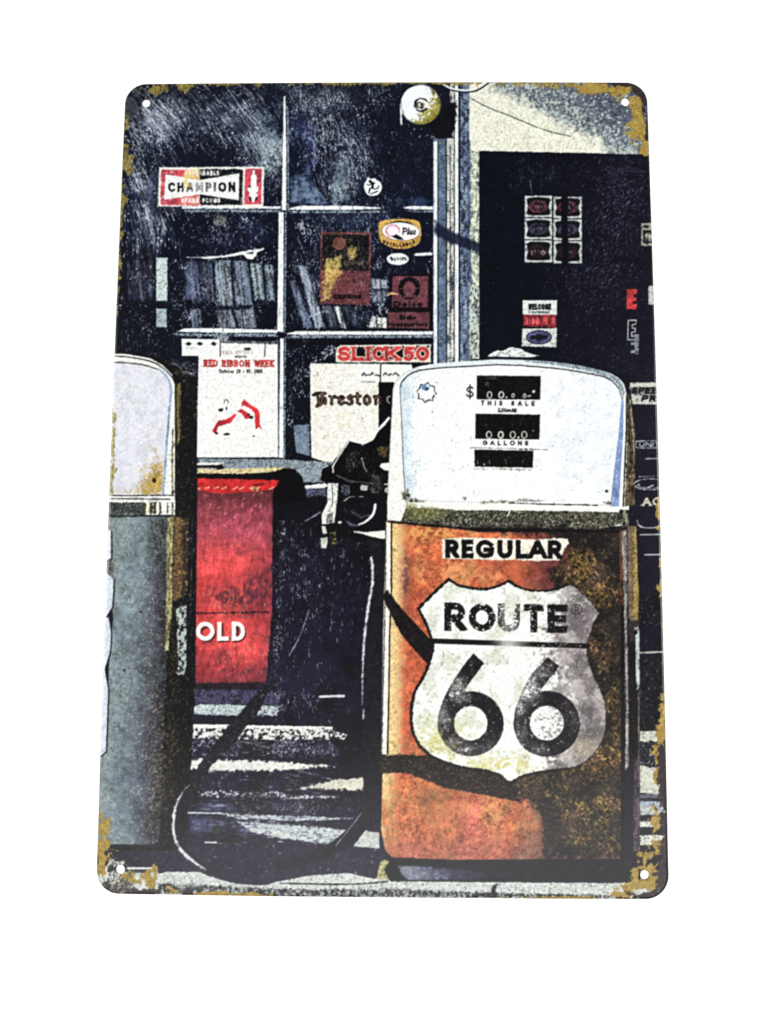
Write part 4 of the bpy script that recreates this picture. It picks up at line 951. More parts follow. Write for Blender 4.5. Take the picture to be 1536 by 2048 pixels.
S([(377.5, 1570), (367, 1581), (359, 1594), (351, 1612), (347.5, 1630), (346, 1650), (347, 1666), (352, 1683), (360, 1697), (371, 1710), (385, 1721), (400, 1732), (411, 1739)], [2, 2.6, 3.4, 4.2, 4.8, 5, 5.2, 5.6, 6, 6.4, 6, 4, 2], mot((222, 226, 228), (160, 162, 172), 5, .9), 'hose', sm=5, rough=1.4, soft=2.5)
# ---------------------------------------------------------------- orange pump: shell and dial
P([(774, 1042), (774, 1003), (778, 914), (783, 830), (785, 779), (790, 758), (802, 748), (813, 742), (836, 732), (865.5, 727), (900, 724), (940, 721), (988, 718), (1040, 719), (1084, 721), (1130, 726), (1166, 732), (1198, 739), (1221, 746), (1238, 756), (1248, 768), (1253.5, 789), (1256, 860), (1258, 940), (1257, 1052)],
  grad([(716, (116, 138, 146)), (724, (172, 196, 204)), (732, (214, 226, 228)), (745, (226, 234, 236)), (800, (244, 244, 238))], .02, 1, noise=2.5, nsc=5, grain=.05, seed=46), 'rpshell', rough=.6)
P([(774, 1042), (776, 960), (783, 830), (786, 790), (800, 790), (803, 836), (806, 914), (811, 998), (820, 1042)], mot((246, 246, 240), (226, 222, 206), 7, 1.2), 'rpshell', rough=.6)
S([(776, 990), (781, 880), (785, 790), (792, 762), (812, 745), (838, 734)], 1.4, (150, 150, 150), 'rpshell', sm=4, a=.5)
S([(940, 719.5), (988, 716.5), (1040, 717.5), (1084, 719.5), (1130, 724), (1166, 730), (1198, 737), (1222, 745), (1240, 756), (1250, 770), (1255, 790)], 3, (16, 20, 30), 'rpshell', sm=4, rough=1)
S([(1050, 722), (1110, 727), (1166, 736), (1205, 746), (1230, 758), (1243, 774), (1247, 795)], [3, 5, 7, 8, 8, 7, 4], mot((146, 164, 172), (90, 106, 120), 4, .5, c3=(226, 236, 236), th3=1.1), 'rpshell', sm=4, rough=.8)
# lettered dial face
FACE = [(811, 1000), (806, 914), (803, 836), (800, 776), (804, 764), (813, 754), (825, 746), (840, 741), (885, 736), (940, 733), (994, 730), (1040, 731.5), (1084, 735), (1125, 739), (1166, 745.5), (1207, 754), (1224, 763), (1238, 778), (1243, 800), (1237, 871), (1228, 940), (1221, 1009), (1060, 1007), (920, 1003)]
P([(x_ + (-1.2 if x_ < 900 else 1.0 if x_ > 1150 else 0), y_ - 2.2 if y_ < 900 else y_) for x_, y_ in FACE], (18, 22, 30), 'rpshell', rough=.4)


def facecol(x, y, s):
    n = nz(2, seed=91)[s]; n2 = nz(14, seed=92)[s]
    o = lerp(col((247, 249, 249)), col((236, 241, 245)), sstep(n2 * .7 + (x - 1080) / 90 - np.abs(y - 860) / 140, -.4, 1.4))
    o = lerp(o, col((150, 186, 206)), np.clip(sstep(-(x - (800 + (y - 740) * .035)) + 34 + 10 * n + 5 * n2, 6, 36), 0, 1) * .5)
    o = lerp(o, col((176, 200, 214)), sstep(-(y - 738 - np.abs(x - 1000) * .035) + 18 + 5 * n, 8, 20) * .45 * sstep(x, 860, 800))
    o = lerp(o, col((160, 164, 168)), sstep(n + .4 * n2, 1.9, 2.5) * .6)
    return np.clip(o, 0, 1)


P(FACE, facecol, 'rpface', rough=.4)
for (x_, y_, r_, q) in [(815, 985, 5, 9), (812, 990, 8, 10), (825, 999, 12, 3), (830, 1002, 20, 2), (1215, 1006, 8, 2.4), (1060, 1000, 26, 2), (1000, 1003, 40, 1.6), (930, 996, 3, 2)]:
    E(x_, y_, r_, q, mot((40, 40, 34), (150, 146, 110), 3, .4), 'rpface', rough=3, soft=4, a=.75)
S([(1018, 1005.5), (1090, 1008), (1195, 1010)], 1.8, (30, 30, 28), 'rpface', rough=.8)
E(1212.6, 982, 3, 2.8, BLK, 'rpface')
# blue inner strip, right rim
P([(1243, 800), (1247, 800), (1246, 870), (1240, 960), (1237, 1012), (1222, 1012), (1228, 940), (1237, 871)], mot((128, 150, 196), (92, 112, 154), 4, .6, sy=14, c3=(180, 200, 226), th3=1.3), 'rpshell', rough=.8)
S([(1249, 790), (1248, 870), (1243, 960), (1241, 1012)], 3.4, (240, 244, 244), 'rpshell', rough=.5); S([(1253, 790), (1252, 870), (1248, 960), (1246, 1012)], 3, (26, 24, 26), 'rpshell', rough=.6)
P([(1254, 784), (1258, 790), (1270, 860), (1269, 1010), (1249, 1012), (1253, 900)], mot((92, 78, 56), (34, 30, 26), 4, .3, sy=10, c3=(160, 146, 108), th3=1.5), 'rptrim', rough=1)
S([(1260, 800), (1265, 860), (1268, 910)], 1.6, (176, 172, 150), 'rptrim', rough=1)
# crumpled cloth on top
P([(974, 712), (985, 704), (994, 700), (1004, 701), (1012, 698), (1021, 694), (1032, 696), (1042, 697), (1050, 703), (1064, 708), (1078, 711), (1060, 714), (1000, 713)], mot((238, 242, 238), (150, 160, 160), 5, 1.0, sy=3), 'door', rough=.8)
S([(992, 710), (1000, 704), (1008, 706)], 1.4, (70, 78, 84), 'door'); S([(1020, 700), (1010, 708)], 1.4, (90, 98, 102), 'door')
# three windows
wn = mot((15, 15, 18), (9, 9, 12), 4, .3, c3=(64, 64, 62), th3=1.8)
P([(953.5, 750.5), (1081, 751.5), (1080, 799), (952.5, 798)], wn, 'rpwin1', rough=.5)
P([(950.5, 827), (1079.5, 828.5), (1078.5, 878.5), (950, 877)], wn, 'rpwin2', rough=.5)
P([(948.5, 898.5), (1066.5, 901), (1065, 935), (948.5, 933)], wn, 'rpwin3', rough=.6)
dg = (232, 232, 222)
letters('0', 973, 984, 782, 797, 2.0, dg, 'rptxt'); letters('0', 996, 1008, 782, 796.5, 2.6, dg, 'rptxt'); E(1012.5, 794.5, 1.8, 1.8, dg, 'rptxt')
letters('0', 1022.5, 1029, 786, 795, 1.8, dg, 'rptxt'); letters('0', 1045.5, 1052, 786.5, 795.5, 1.8, dg, 'rptxt'); S([(1055, 792), (1061, 791)], 2.2, dg, 'rptxt'); E(1067, 782.5, 2.8, 2.8, (206, 206, 196), 'rptxt', rough=.6)
letters('9', 971, 978, 764, 774, 1.4, (112, 110, 100), 'rptxt', rough=.8); scribble(972, 753, 992, 5, (104, 102, 92), 11, 1.2)
for i_, x_ in enumerate((977.5, 1001, 1025, 1048)):
    letters('0', x_ - 6, x_ + 6, 861.5, 877, 2.0 if i_ != 1 else 2.8, dg, 'rptxt')
E(1036.5, 874.5, 2, 2, dg, 'rptxt'); E(1066, 861, 1.4, 1.4, (150, 150, 146), 'rptxt'); scribble(962, 845, 972, 6, (96, 90, 82), 12, 1.3)
for x_ in (954, 978, 1011, 1046):
    S([(x_, 920), (x_ + (1 if x_ != 1046 else -3), 927)], 1.5, (120, 120, 116), 'rptxt', rough=.6)
E(968, 928.5, 1.6, 1.6, (206, 206, 200), 'rptxt'); S([(1009, 919), (1013, 919)], 1.2, (120, 120, 116), 'rptxt')
letters('$', 932, 947, 769.5, 797, 2.8, (24, 26, 30), 'rptxt', clip=False)
letters('THIS SALE', 961.5, 1069, 800.5, 810, 2.3, (22, 24, 28), 'rptxt', gap=.72, slope=.012, rough=.35)
letters('Ulimit', 996, 1032, 815.5, 824, 2.4, (22, 22, 26), 'rptxt', gap=.12, rough=.6, lean=.1); S([(996, 822.5), (1032, 822.5)], 1.4, (22, 22, 26), 'rptxt', rough=.8)
letters('GALLONS', 965, 1056, 880.3, 889.5, 2.2, (22, 24, 28), 'rptxt', gap=.62, slope=.01, rough=.35)
S([(941, 895), (975, 895.5), (1010, 896), (1040, 897.5), (1094, 899)], 1.6, (90, 92, 90), 'rptxt', rough=1.2, a=.8); S([(1040, 897.5), (1063, 898)], 2.4, (40, 40, 40), 'rptxt', rough=1.2); S([(948, 937), (1060, 939)], 2.6, mot((206, 206, 190), (110, 108, 92), 4, .1), 'rptxt', rough=1.6)
# star mark
st = []
for i_ in range(16):
    a_ = math.radians(i_ * 22.5 + 8); r_ = 20 if i_ % 2 == 0 else 15.5
    st.append((852.5 + r_ * math.cos(a_), 784.5 + r_ * math.sin(a_)))
S(st + [st[0]], [1.2 + 1.4 * abs(math.sin(i_ * 1.9)) for i_ in range(17)], (40, 44, 48), 'rpstar', rough=.8)
P(st, (244, 247, 248), 'rpface', soft=1.5, a=.0); E(850, 775, 8.5, 6, mot((116, 156, 186), (70, 100, 130), 3, .4), 'rpstar', rough=1.5, rot=20); E(852, 778, 3, 2.2, (30, 40, 54), 'rpstar', rough=1)
E(864, 823, 2, 2, (160, 156, 154), 'rpface', rough=1)

# ---------------------------------------------------------------- belt
P([(806, 1004), (920, 1008), (1232, 1014), (1236, 1022), (1234, 1030), (920, 1022), (820, 1018)], (244, 244, 236), 'rpshell', rough=.6)
P([(812, 1014), (850, 1016), (930, 1020), (1100, 1021), (1240, 1024), (1240, 1048), (1180, 1062), (940, 1060), (830, 1048), (800, 1044)],
  mot((84, 84, 68), (34, 33, 32), 4, .3, c3=(196, 194, 170), th3=1.25, seed=47), 'rpbelt', rough=1.2)
P([(812, 1006), (832, 1012), (880, 1018), (900, 1022), (860, 1040), (812, 1036)], mot((130, 128, 72), (84, 84, 54), 4, .4, c3=(206, 206, 176), th3=1.2), 'rpbelt', rough=4, soft=8, a=.85)
S([(1014, 1032), (1018, 1026), (1019, 1020)], 3, (214, 216, 204), 'rpbelt', rough=1.4)
put(*(lambda s: (s, scratches([(1000, 1046, 90, 4), (1180, 1046, 50, 4)], 240, 160, 30, 1, 6, 1, 0, .7, 28)[s]))(box([(900, 1038), (1245, 1056)])), (200, 196, 180))
P([(1238, 1018), (1258, 1020), (1256, 1050), (1250, 1060), (1240, 1050)], mot((150, 150, 120), (24, 24, 26), 6, .1, sy=20), 'rpbelt', rough=1.2)

# ---------------------------------------------------------------- orange body
def body(x, y, s):
    n = nz(2, seed=101)[s]; n4 = nz(5, seed=102)[s]; n20 = nz(22, 30, 0, 103)[s]; n60 = nz(48, 60, 20, 106)[s]; nv = nz(6, 26, 0, 107)[s]
    o = lerp(col((196, 102, 68)), col((206, 138, 90)), sstep(n20 * .8 + n60 * .5 + .3 * n4, -.4, 1.5))
    o = lerp(o, col((176, 82, 62)), sstep(-n60 + .3 * n20, .4, 1.6) * .5)
    o = lerp(o, col((186, 86, 62)), np.clip(sstep(y, 1250, 1420) * sstep(x, 870, 800), 0, 1) * .55)
    xl = 783 - (y - 1050) * .009 - sstep(y, 1530, 1550) * 12
    e = x - xl
    o = lerp(o, col((238, 210, 148)), (1 - sstep(e + 3 * n4 + 2 * n, 10, 34)) * .95)
    o = lerp(o, col((84, 62, 66)), np.exp(-((x - 812) / 10) ** 2 - ((y - 1150) / 50) ** 2) * np.clip(.6 + .5 * n4 + .3 * n, 0, 1))
    o = lerp(o, col((214, 160, 88)), np.exp(-((x - 860) / 70) ** 2 - ((y - 1066) / 18) ** 2) * np.clip(.6 + .4 * n4, 0, 1))
    lo = sstep(y + 4 * n4, 1540, 1590)
    o = lerp(o, col((206, 132, 84)), lo * np.clip(.55 + .35 * nv + .2 * n4, 0, 1))
    o = lerp(o, col((150, 104, 66)), lo * np.exp(-((x - 880) / 50) ** 2 - ((y - 1600) / 46) ** 2) * np.clip(.7 + .4 * n4 + .2 * n20, 0, 1))
    o = lerp(o, col((216, 112, 98)), lo * (np.exp(-((x - 950) / 40) ** 2 - ((y - 1640) / 90) ** 2) + .5 * np.exp(-((x - 840) / 26) ** 2 - ((y - 1680) / 40) ** 2)) * np.clip(.7 + .3 * nv, 0, 1))
    o = lerp(o, col((206, 152, 96)), lo * np.exp(-((x - 985) / 26) ** 2 - ((y - 1625) / 40) ** 2) * np.clip(.6 + .3 * n4, 0, 1))
    o = lerp(o, col((140, 80, 76)), lo * sstep(y, 1650, 1715) * .55)
    o = lerp(o, col((116, 88, 78)), lo * sstep(x + 10 * n4 + 10 * n20, 1000, 1090) * .8)
    t = sstep(x + 14 * n4 + 8 * n + 10 * n20, 1015, 1110) * (1 - lo)
    o = lerp(o, col((96, 46, 50)), t * .9)
    o = o * (1 + .09 * n[..., None] + .06 * n4[..., None])
    o = lerp(o, col((110, 50, 40)), sstep(n + .4 * n4, 1.5, 2.4) * .35)
    return np.clip(o, 0, 1)


P([(772, 1042), (830, 1048), (940, 1058), (1244, 1062), (1250, 1400), (1250, 1717), (1100, 1718), (900, 1720), (784, 1716), (770, 1700), (762, 1660), (764, 1546), (774, 1500)], body, 'rp', rough=.8)
# dark rusted right side
def rust(x, y, s):
    n = nz(2.2, seed=111)[s]; n4 = nz(5, 3.2, 25, 112)[s]; n20 = nz(26, seed=113)[s]
    o = lerp(col((32, 29, 29)), col((52, 44, 38)), sstep(n20 + .4 * n4, -.4, 1))
    w = np.zeros_like(x)
    for (cx, cy, rx, ry, k) in [(1158, 1135, 38, 34, 1.3), (1128, 1118, 22, 12, .6), (1200, 1180, 34, 26, 1.0), (1205, 1200, 26, 16, 1.0), (1188, 1292, 16, 14, .9), (1206, 1310, 26, 40, .45), (1226, 1405, 26, 40, .6), (1215, 1520, 44, 30, 1.1), (1186, 1540, 40, 22, .8), (1215, 1606, 34, 20, 1.3), (1160, 1620, 40, 26, .9), (1190, 1650, 50, 30, .6), (1160, 1680, 30, 16, .8), (1210, 1690, 40, 24, .6), (1100, 1590, 40, 16, .55), (1060, 1560, 60, 20, .5), (1232, 1480, 14, 40, .7), (1120, 1560, 40, 30, .5)]:
        w = np.maximum(w, k * np.exp(-((x - cx) / rx) ** 2 - ((y - cy) / ry) ** 2))
    w = w * .8
    fib = nz(3, 9, 35, 114)[s]; fib2 = nz(3, 9, -40, 115)[s]
    g = np.clip(w * (.62 + .3 * n4 + .25 * np.maximum(fib, fib2) + .12 * n), 0, .9)
    o = lerp(o, lerp(col((124, 96, 48)), col((126, 88, 62)), sstep(n20, .2, 1.2)), g)
    o = lerp(o, col((196, 164, 96)), np.clip(g * 1.2, 0, 1) * sstep(np.maximum(fib, fib2) + .4 * n, 1.1, 2.2) * .7)
    o = lerp(o, col((84, 70, 58)), sstep(n4 + .5 * fib, 1.0, 2.0) * .45)
    return np.clip(o * (1 + .1 * n[..., None]), 0, 1)


P([(960, 1053), (1010, 1058), (1060, 1068), (1110, 1078), (1130, 1090), (1128, 1120), (1104, 1130), (1100, 1160), (1120, 1190), (1150, 1200), (1150, 1330), (1150, 1400), (1150, 1500), (1080, 1528), (1030, 1548), (1012, 1562), (1036, 1600), (1074, 1606), (1092, 1640), (1094, 1716), (1250, 1718), (1250, 1060), (1100, 1056)], rust, 'rprust', rough=12, soft=16, rs=5)
P([(1076, 1596), (1110, 1600), (1104, 1716), (1084, 1716), (1086, 1650)], mot((46, 40, 42), (28, 26, 30), 3, .3, c3=(122, 100, 86), th3=1.4), 'rprust', rough=4, soft=6, a=.85)
# black line under the belt
P([(774, 1040), (830, 1046), (940, 1055), (1100, 1056), (1245, 1060), (1245, 1066), (1100, 1064), (960, 1064), (900, 1056), (830, 1050), (774, 1045)], (24, 18, 22), 'rpbelt', rough=1.2, soft=3)
# left trims of the body
P([(772, 1044), (781, 1046), (781, 1190), (779, 1240), (776, 1400), (774, 1508), (762, 1508), (766, 1240)], mot((246, 244, 232), (230, 220, 196), 6, 1.0), 'rptrim', rough=.6)
S([(782.5, 1046), (782, 1200), (779, 1260), (777, 1400), (774.5, 1508)], 3, (32, 22, 20), 'rptrim', rough=.6); S([(771, 1050), (771, 1120), (769, 1240), (765, 1400), (763, 1510)], 2, (60, 54, 56), 'rptrim', rough=.8)
# shadow bands printed across the body
dk = mot((34, 27, 28), (24, 20, 24), 6, .3, c3=(84, 66, 60), th3=1.9)
P([(774, 1178), (781, 1188), (792, 1203), (805, 1219), (828, 1244), (849, 1266), (864, 1284), (862, 1306), (855, 1328), (836, 1308), (818, 1288), (802, 1268), (790, 1248), (781, 1227), (770, 1208), (766, 1190)], dk, 'rp', rough=1)
P([(758, 1509), (776, 1512), (794, 1508), (841, 1510), (870, 1510), (898, 1516), (960, 1530), (1030, 1556), (1040, 1604), (1000, 1596), (971, 1590), (937, 1584), (885, 1574), (850, 1560), (820, 1548), (800, 1544), (776, 1546), (758, 1549)], mot((48, 39, 35), (32, 26, 27), 4, .3, c3=(124, 98, 70), th3=1.3), 'rp', rough=2)
S([(786, 1545), (787, 1640), (792, 1712)], 2, (240, 190, 130), 'rp', a=.4, soft=3)

# ---------------------------------------------------------------- REGULAR plate
P([(884, 1077), (930, 1075), (1000, 1076), (1060, 1079), (1100, 1077), (1135, 1076), (1136, 1087), (1128, 1098), (1122, 1112), (1117, 1120), (1070, 1122), (1040, 1119), (1000, 1120), (940, 1118), (884, 1117)], mot((244, 240, 226), (214, 200, 172), 4, 1.1), 'rpreg', rough=1.5)
letters('REGULAR', 890, 1124, 1078.5, 1115.5, 9.8, (18, 17, 18), 'rpregtxt', gap=.1, adv=[(890, 918), (923, 946), (951, 987.5), (994.5, 1024.5), (1031, 1055), (1055.5, 1094), (1095, 1124)], rough=.7, slope=.008)

# ---------------------------------------------------------------- shield
SH = np.concatenate([smooth([(897, 1155), (910, 1164), (925, 1170), (945, 1174), (968, 1176), (988, 1172), (1004, 1166), (1016.8, 1158.8)], False, 4),
                     smooth([(1016.8, 1158.8), (1030, 1168), (1050, 1176), (1079.5, 1180), (1111.5, 1176), (1141, 1167)], False, 4),
                     [(1156, 1178), (1170, 1191), (1186, 1209), (1198, 1225.5)],
                     smooth([(1198, 1226), (1188, 1243), (1181, 1263), (1173.5, 1287), (1175.6, 1316), (1186, 1351), (1199, 1376), (1207, 1398), (1211, 1422), (1211.6, 1447), (1206, 1475), (1196, 1495), (1184, 1510), (1168, 1524), (1147, 1534), (1121, 1540), (1090, 1544), (1061, 1549), (1038, 1557), (1019, 1570)], False, 4),
                     smooth([(1019, 1570), (1000, 1553), (985, 1547), (968, 1542), (930, 1537.5), (898.5, 1529), (877, 1521), (859.5, 1512), (838.6, 1494), (826, 1472), (820, 1446), (820.5, 1411.6), (828, 1380), (841, 1358), (854, 1330), (861, 1306), (863, 1290), (858, 1270), (849, 1247), (833.5, 1216)], False, 4),
                     [(848, 1201), (864.7, 1185), (882, 1169)]])
P(SH, (20, 18, 19), 'shield', rough=.9, soft=1.8)
cen = np.array([1016, 1365.])
shr = cen + (SH - cen) * np.array([.977, .978])
S(np.vstack([SH, SH[:1]]), 1.5, (30, 26, 26), 'shield', rough=1.2)


def shcol(x, y, s):
    n = nz(2, seed=121)[s]; n4 = nz(5, seed=122)[s]; n20 = nz(20, seed=123)[s]
    o = lerp(col((246, 248, 243)), col((226, 230, 216)), sstep(n20 + .4 * n4, -.1, 1.3))
    o = lerp(o, col((224, 220, 160)), 1.2 * (np.exp(-((x - 880) / 60) ** 2 - ((y - 1480) / 36) ** 2) + np.exp(-((x - 960) / 70) ** 2 - ((y - 1528) / 16) ** 2) + .8 * np.exp(-((x - 1040) / 60) ** 2 - ((y - 1530) / 18) ** 2)) * np.clip(.3 + .5 * n4 + .3 * n20, 0, 1))
    o = lerp(o, col((150, 152, 138)), sstep(n + .6 * n4 + .3 * n20, 1.75, 2.4) * .7)
    # worn mauve side
    b = np.interp(y, [1150, 1200, 1260, 1300, 1330, 1380, 1430, 1480, 1520, 1570], [1128, 1104, 1098, 1096, 1106, 1116, 1128, 1112, 1096, 1090])
    d = x - b
    t = sstep(d + 14 * n4 + 10 * n + 8 * n20, -26, 22)
    g = lerp(col((172, 166, 163)), col((120, 112, 113)), np.clip(sstep(n20 + .5 * n4 + d / 60, -.6, 1.6), 0, 1))
    g = lerp(g, col((222, 214, 212)), sstep(n + .4 * n4, 1.0, 2.0) * .4)
    o = lerp(o, g, t)
    o = lerp(o, col((206, 192, 160)), np.exp(-((x - 1170) / 26) ** 2 - ((y - 1496) / 22) ** 2) * .6)
    return np.clip(o * (1 + .03 * n[..., None]), 0, 1)


s_ = box(SH, 4)
sdS = sd_poly(SH, s_)
ow = np.interp(XX[s_], [820, 860, 1120, 1150], [5.6, 5.0, 4.0, .6])
put(s_, np.clip(.5 - (sdS + ow + .5 * nz(3, seed=3)[s_]) / 1.6, 0, 1), shcol, 'shield')
wear_t = lambda x, y, s: np.clip(1 - .55 * np.exp(-((x - 1018) / 19) ** 2 - ((y - 1238) / 60) ** 2) - .9 * sstep(nz(2.4, seed=131)[s] + .5 * nz(7, seed=132)[s] - 1.75 + 1.9 * np.exp(-((x - 1018) / 28) ** 2 - ((y - 1236) / 40) ** 2) + .7 * np.exp(-((x - 962) / 30) ** 2) + .8 * np.exp(-((x - 1075) / 36) ** 2 - ((y - 1210) / 20) ** 2), 0, .6), 0.0, 1)
letters('ROUTE', 888, 1134, 1204.5, 1261, 14.0, (24, 22, 23), 'shtxt', adv=[(888, 932.5), (937, 990), (995, 1039.5), (1047, 1087.5), (1094.5, 1134)], rough=.6, slope=.019, wear=wear_t)
S(ell(1153, 1218.5, 10.5, 10, 0, 359), 2, (60, 54, 56), 'shtxt', rough=.4); letters('R', 1149, 1157.5, 1212, 1225, 1.9, (60, 54, 56), 'shtxt')
wl_ = lambda x, y, s: np.clip(1.05 - .8 * np.exp(-((x - 1018) / 30) ** 2) - .5 * sstep(nz(4, 3, 0, 141)[s], .5, 1.2) * sstep(x, 1040, 1090), .15, 1)
s_ = box([(860, 1276), (1176, 1298)])
put(s_, np.clip(.5 - sd_line([(863, 1281.5), (960, 1284.5), (1060, 1288), (1174, 1291.5)], 10.4, s_, True) / 1.5, 0, 1) * wl_(XX[s_], YY[s_], s_), (22, 20, 21), 'shline')


def digit6(ox, oy, hx, hy, tip, tipr, mid, rx, ry, hr, seed, worn):
    """bowl ring plus tapering slanted stem"""
    out = [(tip[0], tip[1])] + [tuple(q) for q in mid] + [(ox - rx, oy)]
    inner = [(ox - rx + 36, oy - 20), (ox - 18, oy - 58), (tipr[0], tipr[1])]
    stem = np.vstack([smooth(out, False, 5), np.array([(ox - rx + 20, oy + 10)]), smooth(inner, False, 5)])
    s = box(np.vstack([stem, ell(ox, oy, rx, ry)]), 4)
    sd = np.minimum(sd_poly(stem, s), sd_poly(ell(ox, oy, rx, ry, n=60), s))
    sd = np.maximum(sd, -sd_poly(ell(hx, hy, hr, hr * 1.02, n=48), s))
    m = edge(sd, s, 1.6, .7)
    x, y = XX[s], YY[s]
    w = np.zeros_like(x)
    for (cx, cy, ax, ay, k) in worn:
        w = np.maximum(w, k * np.exp(-((x - cx) / ax) ** 2 - ((y - cy) / ay) ** 2))
    n = nz(2.2, seed=seed)[s] + .6 * nz(6, seed=seed + 1)[s]
    m = m * (1 - .85 * sstep(n * .75 + w * 1.3, 1.6, 2.7)) * (1 - np.clip(w * (.62 + .16 * n), 0, .85))
    put(s, m, mot((27, 24, 28), (38, 34, 40), 9, .5, c3=(86, 78, 78), th3=1.7, seed=seed), 'six')


digit6(941, 1447, 941, 1446, (946.5, 1306), (967.5, 1326), [(926, 1332), (903, 1366), (885, 1402), (877, 1428)], 66, 65, 33.5, 151,
       [(915, 1378, 16, 22, 1.0), (885, 1440, 14, 30, .75), (905, 1490, 30, 18, .7), (930, 1500, 30, 14, .6), (930, 1395, 10, 10, .7), (975, 1500, 20, 20, .4)])
digit6(1093, 1447, 1093, 1445.5, (1095.5, 1313.5), (1118.5, 1332), [(1078, 1331), (1061, 1350), (1045, 1380), (1031, 1415)], 66.5, 66, 34, 155,
       [(1056, 1378, 22, 24, 1.25), (1085, 1345, 26, 22, .6), (1040, 1410, 14, 24, .8), (1040, 1470, 16, 20, .5), (1075, 1500, 20, 12, .5), (1145, 1440, 16, 30, .3)])
# speckled counter of the second digit
s_ = box(ell(1093, 1445, 36, 36)); m_ = (np.hypot(XX[s_] - 1093, YY[s_] - 1445) < 33) * sstep(nz(2.6, seed=161)[s_] + .5 * nz(6, seed=162)[s_] + (XX[s_] - 1098) / 26, .8, 1.4)
put(s_, m_.astype(np.float32) * .65, (92, 92, 88))

# ---------------------------------------------------------------- trims right of the body, foot
R(1241, 1060, 1279, 1722, mot((26, 23, 28), (16, 15, 20), 6, .3, sy=20, c3=(86, 74, 62), th3=2.0), 'rptrim', rough=.8)
P([(1238, 1060), (1243, 1060), (1247, 1210), (1241, 1210)], mot((110, 66, 42), (52, 34, 30), 5, .4, sy=20), 'rptrim', rough=1.2)
P([(1242, 1062), (1252, 1060), (1254, 1210), (1256, 1420), (1257, 1540), (1250, 1540), (1251, 1420), (1248, 1210)], mot((150, 146, 142), (84, 78, 80), 3, .3, sy=30, c3=(232, 232, 226), th3=.9), 'rptrim', rough=1)
P([(1253, 1052), (1272, 1052), (1277, 1190), (1276, 1252), (1258, 1240), (1255, 1190)], grad([(1253, (70, 56, 50)), (1260, (128, 108, 80)), (1264, (92, 74, 66)), (1270, (176, 152, 82)), (1278, (120, 104, 60))], 1, -.03 * 0, noise=2, nsc=5, grain=.12, seed=48), 'rptrim', rough=.9)
P([(1257, 1240), (1277, 1240), (1277, 1260), (1270, 1280), (1258, 1290)], mot((70, 56, 54), (36, 30, 34), 4, .3), 'rptrim', rough=3, soft=6)
P([(1270, 1262), (1268, 1254), (1276, 1252), (1278, 1262), (1279, 1360), (1278, 1376), (1273, 1380), (1272, 1370)], mot((196, 206, 202), (110, 120, 122), 4, .7, sy=12), 'rptrim', rough=.7); E(1271, 1264, 3.6, 4.6, BLK, 'rptrim'); E(1271.5, 1372, 3, 3.6, BLK, 'rptrim')
S([(1277, 1386), (1277, 1520), (1278, 1700)], 2.4, mot((130, 116, 96), (60, 52, 48), 4, .2, sy=20), 'rptrim', rough=.8)
P([(1268, 1525), (1276, 1512), (1278, 1560), (1278, 1700), (1265, 1702), (1266, 1580)], mot((88, 74, 88), (44, 38, 50), 4, .3, sy=16, c3=(140, 120, 130), th3=1.4), 'rptrim', rough=1.4)
P([(1250, 1540), (1266, 1520), (1266, 1720), (1246, 1720)], (30, 27, 38), 'rptrim', rough=1, soft=3)
P([(768, 1700), (784, 1714), (900, 1719), (1262, 1717), (1300, 1690), (1300, 1766), (960, 1764), (780, 1762), (764, 1740)], mot((31, 28, 38), (26, 24, 32), 9, .3, c3=(84, 80, 92), th3=2.5), 'rpfoot', rough=1)
P([(753, 1757), (756, 1738), (760, 1724), (772, 1716), (780, 1720), (774, 1728), (768, 1740), (776, 1758)], mot((188, 184, 130), (120, 116, 76), 4, .5), 'rpfoot', rough=1)
P([(796, 1731), (840, 1733), (940, 1740), (1030, 1742), (1030, 1750), (940, 1758), (820, 1760), (804, 1750)], grad([(796, (128, 130, 138)), (850, (112, 114, 134)), (900, (58, 58, 80)), (970, (38, 36, 50)), (1040, (30, 28, 38))], 1, 0, noise=14, nsc=8, grain=.12, seed=49), 'rpfoot', rough=1.6, soft=3)
S([(768, 1716), (776, 1718), (786, 1726), (784, 1744), (796, 1758)], [3, 5, 12, 16, 12], (22, 20, 26), 'rpfoot', sm=4)

# ---------------------------------------------------------------- overall scuffs on the print
sc_all = scratches([(760, 900, 560, 900)], 1500, 84, 24, 1, 8, 1, 0, .45, 30)
put(FULL, sc_all * (np.mean(CAN, -1) < .35), (206, 206, 214))
lum_ = CAN.mean(-1, keepdims=True)
CAN *= 1 + (.06 * nz(9, seed=202)[FULL] + .05 * nz(26, seed=203)[FULL])[..., None] * np.clip((.78 - lum_) / .3, 0, 1)
dk3 = np.clip(lum_ / .26, 0, 1)
CAN = lum_ + (CAN - lum_) * (.7 + .3 * dk3)
CAN *= .62 + .38 * dk3
gr = nz(1.5, seed=200)[FULL] * .6 + nz(2.7, seed=201)[FULL] * .5
CAN *= (1 + .022 * gr[..., None])
CAN += (.005 * gr)[..., None]

# ---------------------------------------------------------------- mustard rust and brown wear along the edges
def blobs(bl):
    w = np.full((CH, CW), -9.0, np.float32)
    for (cx, cy, rx, ry) in bl:
        s = box([(cx - rx * 2.2, cy - ry * 2.2), (cx + rx * 2.2, cy + ry * 2.2)])
        w[s] = np.maximum(w[s], 1 - np.hypot((XX[s] - cx) / rx, (YY[s] - cy) / ry))
    return w


